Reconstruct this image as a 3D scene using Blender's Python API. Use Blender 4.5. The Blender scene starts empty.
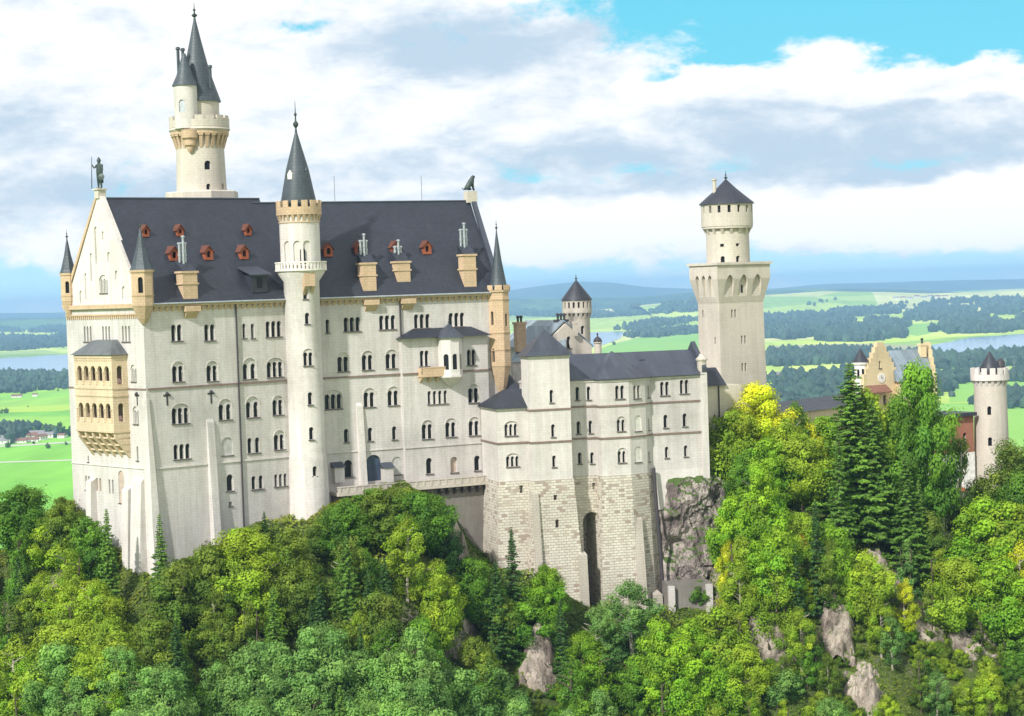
import bpy, bmesh, math, random
import numpy as np
from mathutils import Vector, Matrix, noise
random.seed(7); rng = np.random.default_rng(7)
S = bpy.context.scene
COL = S.collection
R = math.radians
# ------------------------------------------------------------------ camera
F = 2070.0
CAM = Vector((0, 0, 100.0))
RM = Matrix.Rotation(math.pi/2 - math.atan(68/F), 4, 'X') @ Matrix.Rotation(R(-1.9), 4, 'Z')
cd = bpy.data.cameras.new('camera'); cam = bpy.data.objects.new('camera', cd); COL.objects.link(cam)
cam.matrix_world = Matrix.Translation(CAM) @ RM
cd.sensor_fit = 'HORIZONTAL'; cd.sensor_width = 36; cd.lens = F/1024*36
cd.clip_start = 1; cd.clip_end = 150000
S.camera = cam
# ------------------------------------------------------------------ light
SUN_DIR = Vector((-0.53, -0.85, 0)).normalized()
SUN_EL = R(37)
S.view_settings.view_transform = 'Standard'; S.view_settings.look = 'None'
S.view_settings.gamma = 1; S.view_settings.exposure = 0.78
sl = bpy.data.lights.new('sun', 'SUN'); sl.energy = 3.2; sl.angle = R(2.0); sl.color = (1.0, .965, .91)
sun = bpy.data.objects.new('sun', sl); COL.objects.link(sun)
sv = Vector((SUN_DIR.x*math.cos(SUN_EL), SUN_DIR.y*math.cos(SUN_EL), math.sin(SUN_EL)))
sun.rotation_euler = sv.to_track_quat('Z', 'Y').to_euler()
sun.location = (-200, -300, 400)

class NT:
    """small helper for node trees"""
    def __init__(s, nt): s.nt = nt; s.n = nt.nodes; s.l = nt.links
    def add(s, t, **kw):
        n = s.n.new(t)
        for k, v in kw.items(): setattr(n, k, v)
        return n
    def link(s, a, b): s.l.new(a, b)
    def put(s, sock, v):
        if hasattr(v, 'is_linked') or isinstance(v, bpy.types.NodeSocket): s.l.new(v, sock)
        else: sock.default_value = v
    def m(s, op, a, b=0.0, c=None, clamp=False):
        n = s.n.new('ShaderNodeMath'); n.operation = op; n.use_clamp = clamp
        s.put(n.inputs[0], a); s.put(n.inputs[1], b)
        if c is not None: s.put(n.inputs[2], c)
        return n.outputs[0]
    def mix(s, f, a, b, blend='MIX'):
        n = s.n.new('ShaderNodeMix'); n.data_type = 'RGBA'; n.blend_type = blend
        s.put(n.inputs[0], f); s.put(n.inputs[6], a); s.put(n.inputs[7], b)
        return n.outputs[2]
    def noise(s, vec, scale=1, detail=4, rough=.55, dist=0):
        n = s.n.new('ShaderNodeTexNoise'); s.l.new(vec, n.inputs['Vector'])
        n.inputs['Scale'].default_value = scale; n.inputs['Detail'].default_value = detail
        n.inputs['Roughness'].default_value = rough; n.inputs['Distortion'].default_value = dist
        return n.outputs[0]
    def ramp(s, f, pts, interp='LINEAR'):
        n = s.n.new('ShaderNodeValToRGB'); s.l.new(f, n.inputs[0]); e = n.color_ramp.elements
        n.color_ramp.interpolation = interp
        while len(e) < len(pts): e.new(.5)
        for i, (p, c) in enumerate(pts):
            e[i].position = p; e[i].color = (c[0], c[1], c[2], 1) if not isinstance(c, (int, float)) else (c, c, c, 1)
        return n.outputs[0]
    def rng(s, v, a, b, c=0.0, d=1.0, smooth=True):
        n = s.n.new('ShaderNodeMapRange'); n.interpolation_type = 'SMOOTHSTEP' if smooth else 'LINEAR'
        s.put(n.inputs[0], v)
        for i, x in enumerate((a, b, c, d)): n.inputs[i+1].default_value = x
        return n.outputs[0]

W = bpy.data.worlds.new('World'); S.world = W; W.use_nodes = True
W.node_tree.nodes.clear(); w = NT(W.node_tree)
sky = w.add('ShaderNodeTexSky', sky_type='NISHITA'); sky.sun_disc = False
sky.sun_elevation = SUN_EL; sky.sun_rotation = math.atan2(SUN_DIR.x, SUN_DIR.y)
sky.air_density = 1.0; sky.dust_density = .3; sky.ozone_density = 1.0; sky.altitude = 900
tc = w.add('ShaderNodeTexCoord'); sp = w.add('ShaderNodeSeparateXYZ'); w.link(tc.outputs['Generated'], sp.inputs[0])
az = w.m('ARCTAN2', sp.outputs[0], sp.outputs[1]); el = w.m('ARCSINE', sp.outputs[2])
def horizon(px): return 290 - (px-512)*0.0332
def ae(px, py): return (px-512)/F, (horizon(px)-py)/F
def blob(px, py, wx, wy, amp):
    a, e = ae(px, py)
    dx = w.m('DIVIDE', w.m('SUBTRACT', az_w, a), wx/F); dy = w.m('DIVIDE', w.m('SUBTRACT', el_w, e), wy/F)
    r2 = w.m('ADD', w.m('MULTIPLY', dx, dx), w.m('MULTIPLY', dy, dy))
    return w.m('MULTIPLY', w.m('POWER', 2.71828, w.m('MULTIPLY', r2, -1.0)), amp)
def vec(ax, ay, off=0.0, doff=0.0):
    c = w.add('ShaderNodeCombineXYZ')
    w.link(w.m('MULTIPLY', az, ax), c.inputs[0]); w.link(w.m('MULTIPLY', w.m('ADD', el, doff), ay), c.inputs[1]); c.inputs[2].default_value = off
    return c.outputs[0]
wn = w.noise(vec(14, 34, 3.1), 1, 5, .6); wn2 = w.noise(vec(14, 34, 9.1), 1, 5, .6)
az_w = w.m('ADD', az, w.m('MULTIPLY', w.m('SUBTRACT', wn, .5), .07)); el_w = w.m('ADD', el, w.m('MULTIPLY', w.m('SUBTRACT', wn2, .5), .028))
def total(lst):
    t = blob(*lst[0])
    for b in lst[1:]: t = w.m('ADD', t, blob(*b))
    return t
# holes of open sky (negative) and heavier cloud (positive)
cover = total([(880, 5, 230, 40, -1.6), (1010, 42, 120, 26, -1.1), (715, 62, 55, 18, -.8), (640, 82, 50, 6, -.35), (315, 30, 40, 9, -.5), (30, 285, 140, 26, -.6), (610, 172, 130, 9, -.35), (900, 168, 160, 8, -.3),
               (560, 274, 420, 20, -.5), (900, 268, 300, 22, -.5), (830, 98, 140, 20, 1.0), (600, 105, 160, 22, .3), (1000, 112, 120, 18, .6), (560, 232, 90, 26, .35), (860, 222, 220, 20, .35)])
n1 = w.noise(vec(26, 44, 0.7), 1, 10, .64, .2)
dens = w.m('ADD', w.m('ADD', w.m('MULTIPLY', w.m('SUBTRACT', n1, .5), 1.9), cover), .78)
dens = w.rng(dens, .15, .60)
# body shade of the clouds: grey-blue bellies, white tops
n2 = w.noise(vec(22, 52, 5.2), 1, 10, .64, .2)
belly = total([(440, 40, 160, 26, .3), (230, 190, 120, 22, .3), (760, 150, 330, 26, .55), (480, 60, 130, 30, .5), (620, 190, 200, 14, .4), (930, 175, 160, 18, .55), (60, 190, 130, 40, .28), (20, 130, 60, 25, .3), (880, 110, 160, 10, .3),
               (830, 72, 150, 16, -.6), (1000, 100, 100, 9, -.55), (590, 228, 110, 22, -.75), (860, 215, 130, 24, -.75), (1000, 205, 80, 30, -.7), (260, 110, 200, 60, -.15)])
sh = w.m('ADD', w.m('ADD', w.m('MULTIPLY', w.m('SUBTRACT', n2, .5), 1.7), belly), .17)
sh = w.rng(sh, -.05, .75)
ccol = w.mix(sh, (7.6, 7.65, 7.7, 1), (3.9, 4.9, 5.9, 1))
# open sky: the Nishita sky, deepened to the photograph's turquoise
skyc = w.mix(.85, sky.outputs[0], (.8, 4.7, 6.2, 1))
lowf = w.rng(el, 0.0, .075, .9, 0.0)
skyc = w.mix(lowf, skyc, (4.3, 6.7, 7.7, 1))
fc = w.mix(dens, skyc, ccol)
bg = w.add('ShaderNodeBackground'); w.link(fc, bg.inputs[0]); bg.inputs[1].default_value = 0.085
wo = w.add('ShaderNodeOutputWorld'); w.link(bg.outputs[0], wo.inputs[0])

# ------------------------------------------------------------------ pixel geometry helpers (give real world points)
def ray(px, py):
    return (RM.to_3x3() @ Vector(((px-512)/F, -(py-358)/F, -1))).normalized()
def at(px, py, Y):
    d = ray(px, py); return CAM + d*(Y/d.y)
def onz(px, py, z):
    d = ray(px, py); return CAM + d*((z-CAM.z)/d.z)
RI = RM.to_3x3().inverted()
def proj(P):
    q = RI @ (Vector(P)-CAM); return 512+F*q.x/-q.z, 358-F*q.y/-q.z
def dv(p): return Vector((p[0], p[1]))

class Wall:
    def __init__(s, p0, p1):
        s.p0 = dv(p0); s.t = (dv(p1)-s.p0); s.L = s.t.length; s.t.normalize(); s.n = Vector((s.t.y, -s.t.x))
    def hit(s, px, py):
        d = ray(px, py); k = ((s.p0-CAM.xy).dot(s.n))/(d.xy.dot(s.n)); P = CAM+d*k
        return (P.xy-s.p0).dot(s.t), P.z
    def pt(s, u, z, d=0.0):
        q = s.p0+s.t*u+s.n*d; return Vector((q.x, q.y, z))
    def xy(s, u, d=0.0): return s.p0+s.t*u+s.n*d
    def off(s, d): return Wall(s.p0+s.n*d, s.p0+s.n*d+s.t*s.L)
    def u(s, px, py): return s.hit(px, py)[0]
class Cyl:
    def __init__(s, c, r): s.c = dv(c); s.r = r
    def tangent(s, px, py):
        d = ray(px, py); o = CAM.xy-s.c; D = d.xy
        a = D.dot(D); b = 2*o.dot(D); c = o.dot(o)-s.r*s.r; disc = max(b*b-4*a*c, 0)
        k = (-b-math.sqrt(disc))/(2*a); P = (CAM+d*k).xy; n = (P-s.c).normalized(); t = Vector((-n.y, n.x))
        return Wall(P-t*.001, P+t*5)

# ------------------------------------------------------------------ object helpers
def tag(o, label=None, cat=None, group=None, kind=None):
    if label: o['label'] = label
    if cat: o['category'] = cat
    if group: o['group'] = group
    if kind: o['kind'] = kind
    return o
def thing(name, label, cat, loc=(0, 0, 0), group=None):
    o = bpy.data.objects.new(name, None); COL.objects.link(o); o.location = loc; o.empty_display_size = .5
    return tag(o, label, cat, group)
def adopt(o, parent):
    """keep world-space mesh where it is under a moved Empty"""
    o.parent = parent
    if parent.type == 'EMPTY': o.matrix_parent_inverse = Matrix.Translation(parent.location).inverted()
def dup(root, loc, rz=0, sc=1.0):
    r = root.copy(); COL.objects.link(r); r.location = loc; r.rotation_euler = (0, 0, rz)
    r.scale = (sc, sc, sc) if isinstance(sc, (int, float)) else sc
    for ch in list(root.children):
        c = ch.copy(); COL.objects.link(c); c.parent = r
        for g in ch.children:
            d = g.copy(); COL.objects.link(d); d.parent = c
    return r
class MB:
    def __init__(s): s.v = []; s.f = []; s.c2 = None
    def add(s, vs, fs):
        b = len(s.v); s.v += [tuple(x) for x in vs]; s.f += [tuple(i+b for i in f) for f in fs]
    def poly(s, pts, vecx):
        """closed prism: polygon swept along a vector"""
        n = len(pts); v = [Vector(p) for p in pts]; vv = v+[p+Vector(vecx) for p in v]
        s.add(vv, [tuple(range(n)), tuple(range(2*n-1, n-1, -1))]+[(i, (i+1) % n, n+(i+1) % n, n+i) for i in range(n)])
    def prism(s, xy, z0, z1, grow=0.0):
        """vertical prism over a plan polygon; grow > 0 batters the foot outward"""
        n = len(xy); c = sum((dv(p) for p in xy), Vector((0, 0)))/n
        low = []
        for p in xy:
            d = dv(p)-c; L = d.length; q = c+d*(1+grow/L); low.append((q.x, q.y, z0))
        top = [(p[0], p[1], z1) for p in xy]
        s.add(low+top, [tuple(range(n)), tuple(range(2*n-1, n-1, -1))]+[(i, (i+1) % n, n+(i+1) % n, n+i) for i in range(n)])
    def wbox(s, W, u0, u1, z0, z1, d0, d1):
        """box in wall coordinates: along u, height z, outward d"""
        vs = [W.pt(u, z, d) for d in (d0, d1) for z in (z0, z1) for u in (u0, u1)]
        s.add(vs, [(0, 1, 3, 2), (4, 6, 7, 5), (0, 4, 5, 1), (2, 3, 7, 6), (0, 2, 6, 4), (1, 5, 7, 3)])
    def box(s, c, sx, sy, z0, z1, rz=0):
        cs, sn = math.cos(rz), math.sin(rz)
        pts = [(c[0]+x*cs-y*sn, c[1]+x*sn+y*cs) for x, y in ((-sx/2, -sy/2), (sx/2, -sy/2), (sx/2, sy/2), (-sx/2, sy/2))]
        s.prism(pts, z0, z1)
    def lathe(s, c, prof, seg=32, a0=0.0):
        n = len(prof); vs = []
        for r, z in prof:
            for k in range(seg):
                a = a0+2*math.pi*k/seg; vs.append((c[0]+r*math.cos(a), c[1]+r*math.sin(a), z))
        fs = [(i*seg+k, i*seg+(k+1) % seg, (i+1)*seg+(k+1) % seg, (i+1)*seg+k) for i in range(n-1) for k in range(seg)]
        fs += [tuple(range(seg-1, -1, -1)), tuple((n-1)*seg+k for k in range(seg))]
        s.add(vs, fs)
    def seg(s, c, r0, r1, z0, z1, a0, a1, st=3, r0b=None):
        """block of a ring; r0b lets its outer foot draw in"""
        A = [a0+(a1-a0)*i/st for i in range(st+1)]; rb = r1 if r0b is None else r0b
        ring = lambda r, z: [(c[0]+r*math.cos(a), c[1]+r*math.sin(a), z) for a in A]
        i0, o0, i1, o1 = ring(r0, z0), ring(rb, z0), ring(r0, z1), ring(r1, z1); n = st+1
        vs = i0+o0+i1+o1; fs = []
        for k in range(st):
            fs += [(k, k+1, n+k+1, n+k), (2*n+k, 3*n+k, 3*n+k+1, 2*n+k+1), (n+k, n+k+1, 3*n+k+1, 3*n+k), (k, 2*n+k, 2*n+k+1, k+1)]
        fs += [(0, n, 3*n, 2*n), (n-1, 3*n-1, 4*n-1, 2*n-1)]
        s.add(vs, fs)
    def tube(s, pts, r, seg=8, r1=None):
        pts = [Vector(p) for p in pts]; m = len(pts); r1 = r if r1 is None else r1; vs = []
        for i, p in enumerate(pts):
            d = (pts[min(i+1, m-1)]-pts[max(i-1, 0)]).normalized(); a = d.orthogonal().normalized(); b = d.cross(a); rr = r+(r1-r)*i/(m-1)
            if i and a.dot(pa) < 0 and False: a = -a
            a = (pa-d*pa.dot(d)).normalized() if i else a; b = d.cross(a); pa = a
            for k in range(seg):
                t = 2*math.pi*k/seg; vs.append(p+a*rr*math.cos(t)+b*rr*math.sin(t))
        fs = [(i*seg+k, i*seg+(k+1) % seg, (i+1)*seg+(k+1) % seg, (i+1)*seg+k) for i in range(m-1) for k in range(seg)]
        fs += [tuple(range(seg-1, -1, -1)), tuple((m-1)*seg+k for k in range(seg))]
        s.add(vs, fs)
    def ball(s, c, r, sc=(1, 1, 1), n=8):
        prof = [(max(.001, r*math.sin(math.pi*i/n)), -r*math.cos(math.pi*i/n)) for i in range(n+1)]; b = len(s.v)
        s.lathe((0, 0), prof, 12)
        s.v[b:] = [(c[0]+x*sc[0], c[1]+y*sc[1], c[2]+z*sc[2]) for x, y, z in s.v[b:]]
    def build(s, name, mat, parent=None, smooth=False, cyl=None, cuts=None, uvs=True):
        me = bpy.data.meshes.new(name); me.from_pydata(s.v, [], s.f)
        bm = bmesh.new(); bm.from_mesh(me); bmesh.ops.recalc_face_normals(bm, faces=bm.faces); bm.to_mesh(me); bm.free()
        o = bpy.data.objects.new(name, me); COL.objects.link(o)
        for cc in ([cuts.c2] if cuts is not None and cuts.c2 else [])+([cuts] if cuts is not None and cuts.v else []):
            c = cc.build('cutter', None, uvs=False)
            md = o.modifiers.new('cut', 'BOOLEAN'); md.object = c; md.operation = 'DIFFERENCE'; md.solver = 'EXACT'
            dg = bpy.context.evaluated_depsgraph_get(); dg.update()
            nm = bpy.data.meshes.new_from_object(o.evaluated_get(dg)); o.modifiers.clear(); o.data = nm; nm.name = name
            bpy.data.objects.remove(c); me = nm
        me.materials.clear(); 
        if mat is not None: me.materials.append(mat)
        if uvs: box_uv(me, cyl)
        if smooth:
            me.polygons.foreach_set('use_smooth', [True]*len(me.polygons))
            try: me.set_sharp_from_angle(angle=R(38))
            except Exception: pass
        if parent: adopt(o, parent)
        return o
def box_uv(me, cyl=None):
    uv = me.uv_layers.get('UVMap') or me.uv_layers.new(name='UVMap')
    vs = me.vertices
    for p in me.polygons:
        n = p.normal
        if abs(n.z) > .97: t = Vector((1, 0, 0)); b = Vector((0, 1, 0))
        else:
            t = Vector((-n.y, n.x, 0)).normalized(); b = n.cross(t)
            if b.z < 0: b = -b
        for li in p.loop_indices:
            co = vs[me.loops[li].vertex_index].co
            if cyl and abs(n.z) < .97:
                a = math.atan2(co.y-cyl[1], co.x-cyl[0])+math.pi/2
                if a > math.pi: a -= 2*math.pi
                uv.data[li].uv = (a*cyl[2], co.z)
            else: uv.data[li].uv = (co.dot(t), co.dot(b) if abs(n.z) > .3 else co.z)

# ------------------------------------------------------------------ materials
def mat(name, rough=.8, spec=.3):
    m = bpy.data.materials.new(name); m.use_nodes = True; m.node_tree.nodes.clear(); t = NT(m.node_tree)
    b = t.add('ShaderNodeBsdfPrincipled'); o = t.add('ShaderNodeOutputMaterial'); t.link(b.outputs[0], o.inputs[0])
    b.inputs['Roughness'].default_value = rough; b.inputs['Specular IOR Level'].default_value = spec
    t.b = b; t.o = o; t.c = t.add('ShaderNodeTexCoord')
    return m, t
def bump(t, h, strength=.3, dist=.05):
    n = t.add('ShaderNodeBump'); n.inputs['Strength'].default_value = strength; n.inputs['Distance'].default_value = dist
    t.link(h, n.inputs['Height']); t.link(n.outputs[0], t.b.inputs['Normal'])
def c4(c): return (c[0], c[1], c[2], 1)
def scaled(t, out, s):
    mp = t.add('ShaderNodeMapping'); mp.inputs['Scale'].default_value = s; t.link(out, mp.inputs[0]); return mp.outputs[0]
def ashlar(name, c1, c2, cm, bw=1.1, bh=.42, mortar=.018, bumpy=.25, stain=.35, var=.5, rough=.85, dark=None):
    """coursed stonework with weather staining"""
    m, t = mat(name, rough)
    uv = t.c.outputs['UV']
    wob = t.noise(t.c.outputs['Object'], .8, 3)
    br = t.add('ShaderNodeTexBrick'); t.link(uv, br.inputs['Vector']); br.offset = .5
    for k, v in (('Scale', 1), ('Mortar Size', mortar), ('Mortar Smooth', .4), ('Bias', 0), ('Brick Width', bw), ('Row Height', bh)): br.inputs[k].default_value = v
    br.inputs['Color1'].default_value = c4(c1); br.inputs['Color2'].default_value = c4(c2); br.inputs['Mortar'].default_value = c4(cm)
    big = t.noise(t.c.outputs['Object'], .09, 5, .6); fine = t.noise(t.c.outputs['Object'], 2.2, 6, .65)
    streak = t.noise(scaled(t, t.c.outputs['Object'], (.9, .9, .09)), 1, 7, .68, .4)
    col = br.outputs[0]
    tone = t.ramp(big, [(.3, .80), (.5, 1.0), (.7, 1.08)])
    col = t.mix(1.0, col, tone, 'MULTIPLY')
    col = t.mix(stain, col, t.ramp(streak, [(.35, (.70, .68, .64)), (.62, (1.03, 1.03, 1.03))]), 'MULTIPLY')
    col = t.mix(var, col, t.ramp(fine, [(.3, (.85, .84, .82)), (.7, (1.06, 1.06, 1.05))]), 'MULTIPLY')
    rb = t.add('ShaderNodeTexBrick'); t.link(uv, rb.inputs['Vector']); rb.offset = .5
    for k, v in (('Scale', 1), ('Mortar Size', 0.0), ('Bias', 0), ('Brick Width', bw), ('Row Height', bh)): rb.inputs[k].default_value = v
    rb.inputs['Color1'].default_value = (0, 0, 0, 1); rb.inputs['Color2'].default_value = (1, 1, 1, 1)
    col = t.mix(.5 if not dark else .9, col, t.ramp(rb.outputs[0], [(0, (.84, .83, .82)), (.5, (1, 1, 1)), (1, (1.1, 1.09, 1.06))]), 'MULTIPLY')
    if dark:
        f = t.m('MULTIPLY', t.rng(rb.outputs[0], .78, .84), t.rng(t.noise(t.c.outputs['Object'], .25, 3), .35, .6, .35, 1.0))
        f = t.m('MULTIPLY', f, t.m('SUBTRACT', 1.0, br.outputs[1]))
        col = t.mix(f, col, c4(dark))
    t.link(col, t.b.inputs['Base Color'])
    h = t.m('ADD', t.m('MULTIPLY', br.outputs[1], -1.0), t.m('MULTIPLY', fine, .8)); bump(t, h, bumpy, .06)
    return m
M = {}
M['wall'] = ashlar('pale_limestone', (.585, .555, .545), (.53, .505, .495), (.44, .415, .395), stain=.55)
M['wallw'] = ashlar('pale_limestone_bright', (.63, .595, .575), (.58, .55, .53), (.51, .485, .465), stain=.5)
M['tower'] = ashlar('buff_limestone', (.55, .50, .44), (.49, .45, .39), (.40, .36, .31), .9, .4, stain=.35)
M['cream'] = ashlar('ochre_sandstone', (.58, .43, .29), (.47, .34, .22), (.32, .24, .17), .8, .4, stain=.3)
M['rust'] = ashlar('rough_ashlar', (.66, .62, .54), (.54, .50, .43), (.38, .35, .30), .85, .42, .035, 1.0, .4, .8, dark=(.32, .25, .21))
M['gold'] = ashlar('yellow_brick', (.76, .63, .40), (.68, .55, .34), (.45, .36, .24), .5, .25, .02, .2)
M['redbrick'] = ashlar('red_brick', (.36, .12, .06), (.28, .09, .05), (.35, .25, .2), .5, .2, .02, .2)
M['concrete'] = ashlar('grey_render', (.22, .205, .185), (.20, .185, .17), (.16, .15, .13), 3, 1.5, .01, .2, .7)

def slate(name, c, hi, rough=.5, w_=.55, h_=.34):
    m, t = mat(name, rough, .45)
    br = t.add('ShaderNodeTexBrick'); t.link(t.c.outputs['UV'], br.inputs['Vector'])
    for k, v in (('Scale', 1), ('Mortar Size', .02), ('Mortar Smooth', .3), ('Brick Width', w_), ('Row Height', h_)): br.inputs[k].default_value = v
    br.inputs['Color1'].default_value = c4(c); br.inputs['Color2'].default_value = c4([x*1.35 for x in c]); br.inputs['Mortar'].default_value = c4([x*.5 for x in c])
    streak = t.noise(scaled(t, t.c.outputs['UV'], (1.1, .05, 1)), 1, 6, .65); big = t.noise(t.c.outputs['Object'], .25, 5, .65)
    f = t.m('MULTIPLY', t.m('MULTIPLY', t.rng(streak, .56, .82), t.rng(big, .4, .7)), .6)
    col = t.mix(f, br.outputs[0], c4(hi)); col = t.mix(1.0, col, t.ramp(big, [(.3, .85), (.7, 1.12)]), 'MULTIPLY')
    t.link(col, t.b.inputs['Base Color']); bump(t, t.m('ADD', t.m('MULTIPLY', br.outputs[1], -1.0), big), .35, .04)
    return m
M['slate'] = slate('slate_roof', (.023, .026, .037), (.11, .12, .135))
M['slate2'] = slate('seamed_slate_roof', (.040, .046, .062), (.12, .13, .16), .45, 1.0, 5)
M['cone'] = slate('weathered_copper', (.043, .056, .066), (.11, .14, .14), .5, .5, .5)
M['bluegrey'] = slate('blue_grey_sheet_roof', (.16, .20, .23), (.26, .30, .32), .45, .8, 6)
def plain(name, c, rough=.7, var=.25, sc=1.5, metal=0, spec=.3):
    m, t = mat(name, rough, spec); n = t.noise(t.c.outputs['Object'], sc, 5, .6)
    t.link(t.mix(1.0, c4(c), t.ramp(n, [(.25, 1-var), (.75, 1+var)]), 'MULTIPLY'), t.b.inputs['Base Color']); t.b.inputs['Metallic'].default_value = metal
    bump(t, n, .15, .03); return m
M['glass'] = plain('dark_glass', (.008, .009, .013), .35, .3, .6, 0, .25)
M['glassb'] = plain('blue_door', (.05, .07, .11), .5)
M['amber'] = plain('amber_curtain', (.75, .38, .03), .6)
M['lightcream'] = ashlar('light_cream_stone', (.66, .54, .38), (.58, .46, .32), (.42, .34, .24), .8, .4, stain=.4)
M['greyroof'] = slate('grey_sheet_roof', (.085, .095, .10), (.16, .17, .18), .45, .8, 6)
M['blind'] = plain('grey_blind_arch', (.42, .41, .39), .8)
M['pinkblind'] = plain('pink_blind_arch', (.42, .33, .28), .8)
M['sill'] = plain('dark_sill', (.10, .085, .08), .7)
M['trim'] = plain('white_trim', (.66, .63, .58), .7)
M['string'] = plain('brown_string_course', (.20, .14, .12), .8)
M['orange'] = plain('orange_dormer', (.27, .075, .035), .7)
M['dormroof'] = plain('brown_dormer_roof', (.12, .045, .03), .7)
M['metal'] = plain('zinc_pipe', (.42, .45, .48), .4, .2, 2, .5)
M['bronze'] = plain('green_bronze', (.05, .065, .06), .5, .3, 2, .4)
M['pipe'] = plain('drain_pipe', (.045, .04, .045), .5)
M['bark'] = plain('bark', (.09, .07, .05), .9, .4, 3)
M['palebark'] = plain('pale_bark', (.30, .27, .22), .9, .4, 3)
M['white'] = plain('white_plaster', (.72, .70, .66), .8)
M['tile'] = plain('brown_tile', (.20, .10, .07), .8)
M['tileg'] = plain('grey_tile', (.22, .21, .21), .8)
M['skin'] = plain('skin', (.45, .28, .2), .6)

def leafmat(name, c, c2, trans=.42):
    m, t = mat(name, .55, .25)
    a = t.add('ShaderNodeAttribute', attribute_name='tint'); oi = t.add('ShaderNodeObjectInfo')
    sp_ = t.add('ShaderNodeSeparateColor'); t.link(a.outputs['Color'], sp_.inputs[0])
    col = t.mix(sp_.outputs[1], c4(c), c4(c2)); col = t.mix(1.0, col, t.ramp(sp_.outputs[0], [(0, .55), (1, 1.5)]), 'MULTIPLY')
    col = t.mix(1.0, col, t.ramp(oi.outputs['Random'], [(0, (.84, .88, .85)), (.5, (1, 1, 1)), (1, (1.12, 1.12, .95))]), 'MULTIPLY')
    t.link(col, t.b.inputs['Base Color'])
    tr = t.add('ShaderNodeBsdfTranslucent'); t.link(col, tr.inputs[0]); mx = t.add('ShaderNodeMixShader'); mx.inputs[0].default_value = trans
    t.link(t.b.outputs[0], mx.inputs[1]); t.link(tr.outputs[0], mx.inputs[2]); t.link(mx.outputs[0], t.o.inputs[0])
    return m
LEAF = {
 'green':  leafmat('green_leaves', (.08, .20, .018), (.18, .34, .03)),
 'bright': leafmat('bright_leaves', (.15, .33, .018), (.30, .46, .025)),
 'yellow': leafmat('yellow_leaves', (.44, .54, .02), (.68, .66, .03)),
 'lime':   leafmat('yellow_green_leaves', (.20, .34, .02), (.38, .48, .035)),
 'olive':  leafmat('olive_leaves', (.10, .185, .02), (.23, .30, .035)),
 'blue':   leafmat('blue_green_leaves', (.12, .26, .06), (.24, .40, .09)),
 'orange': leafmat('orange_leaves', (.45, .20, .02), (.50, .30, .02)),
 'dark':   leafmat('dark_needles', (.035, .095, .024), (.08, .17, .03), .25),
 'needle': leafmat('green_needles', (.085, .19, .025), (.19, .33, .045), .25),
}
# ------------------------------------------------------------------ a window: openings cut in the wall, plus sill, shafts, hood and pane
def arch_outline(lw, lh, n=7, pointed=False):
    pts = [(-lw/2, 0), (lw/2, 0)]; r = lw/2
    if pointed:
        for i in range(n+1):
            a = math.pi/3*i/n; pts.append((lw/2-lw*(1-math.cos(a)), lh-lw*.87+lw*math.sin(a)))
        for i in range(n-1, -1, -1):
            a = math.pi/3*i/n; pts.append((-(lw/2-lw*(1-math.cos(a))), lh-lw*.87+lw*math.sin(a)))
    else:
        for i in range(n+1):
            a = math.pi*i/n; pts.append((r*math.cos(a), lh-r+r*math.sin(a)))
    return pts
def window(parent, cuts, W, px, py, n=2, lw=.8, lh=2.3, gap=.2, hood=False, depth=.5, pane='glass', sill=True, shafts=True, name='window', zoff=0, extra=0, square=False):
    u, z = W.hit(px, py); z += zoff
    tot = n*lw+(n-1)*gap; fr = MB(); pn = MB()
    for i in range(n):
        uc = u-tot/2+lw/2+i*(lw+gap)
        ol = [(-lw/2, 0), (lw/2, 0), (lw/2, lh), (-lw/2, lh)] if square else arch_outline(lw, lh)
        cuts.poly([W.pt(uc+a, z+b, .35) for a, b in ol], (-W.n.x*(depth+.35), -W.n.y*(depth+.35), 0))
        k = .985
        pn.poly([W.pt(uc+a*k, z+.02+b*k, -depth+.05) for a, b in ol], (-W.n.x*.03, -W.n.y*.03, 0))
        fr.wbox(W, uc+lw/2-.1, uc+lw/2-.02, z+.03, z+lh*.72, -depth+.055, -depth+.25)
    if shafts and n > 1:
        for i in range(n-1):
            us = u-tot/2+lw+gap/2+i*(lw+gap)
            c = W.xy(us, -.02); fr.lathe((c.x, c.y), [(.09, z+.03), (.055, z+.15), (.055, z+lh-lw/2-.25), (.11, z+lh-lw/2-.02)], 8)
    if hood:
        if cuts.c2 is None: cuts.c2 = MB()
        r0 = tot/2+.12; zc = z+lh-lw/2-.1+ (0 if n < 3 else -.1); zc += .15; yr = (1.0 if n < 3 else .72)
        A = [math.pi*i/14 for i in range(15)]
        o = [W.pt(u+(r0+.12)*math.cos(a), zc+(r0+.12)*math.sin(a)*yr, -.02) for a in A]+[W.pt(u+r0*math.cos(a), zc+r0*math.sin(a)*yr, -.02) for a in reversed(A)]
        rec = [(-r0, -.02), (r0, -.02)]+[(r0*math.cos(a), zc-z+r0*math.sin(a)*yr) for a in A]
        cuts.c2.poly([W.pt(u+a_, z+b_, .3) for a_, b_ in rec], (-W.n.x*.44, -W.n.y*.44, 0))
        for i in range(14):
            q = [o[i], o[i+1], o[28-i], o[29-i]]; fr.poly(q, (W.n.x*.09, W.n.y*.09, 0))
    p = fr.build(name, M['wallw'], parent)
    pn.build('pane', M[pane], p)
    if sill:
        s = MB(); s.wbox(W, u-tot/2-.15, u+tot/2+.15, z-.16, z-.01, -.05, .16); s.build('sill', M['sill'], p)
    return p
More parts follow.
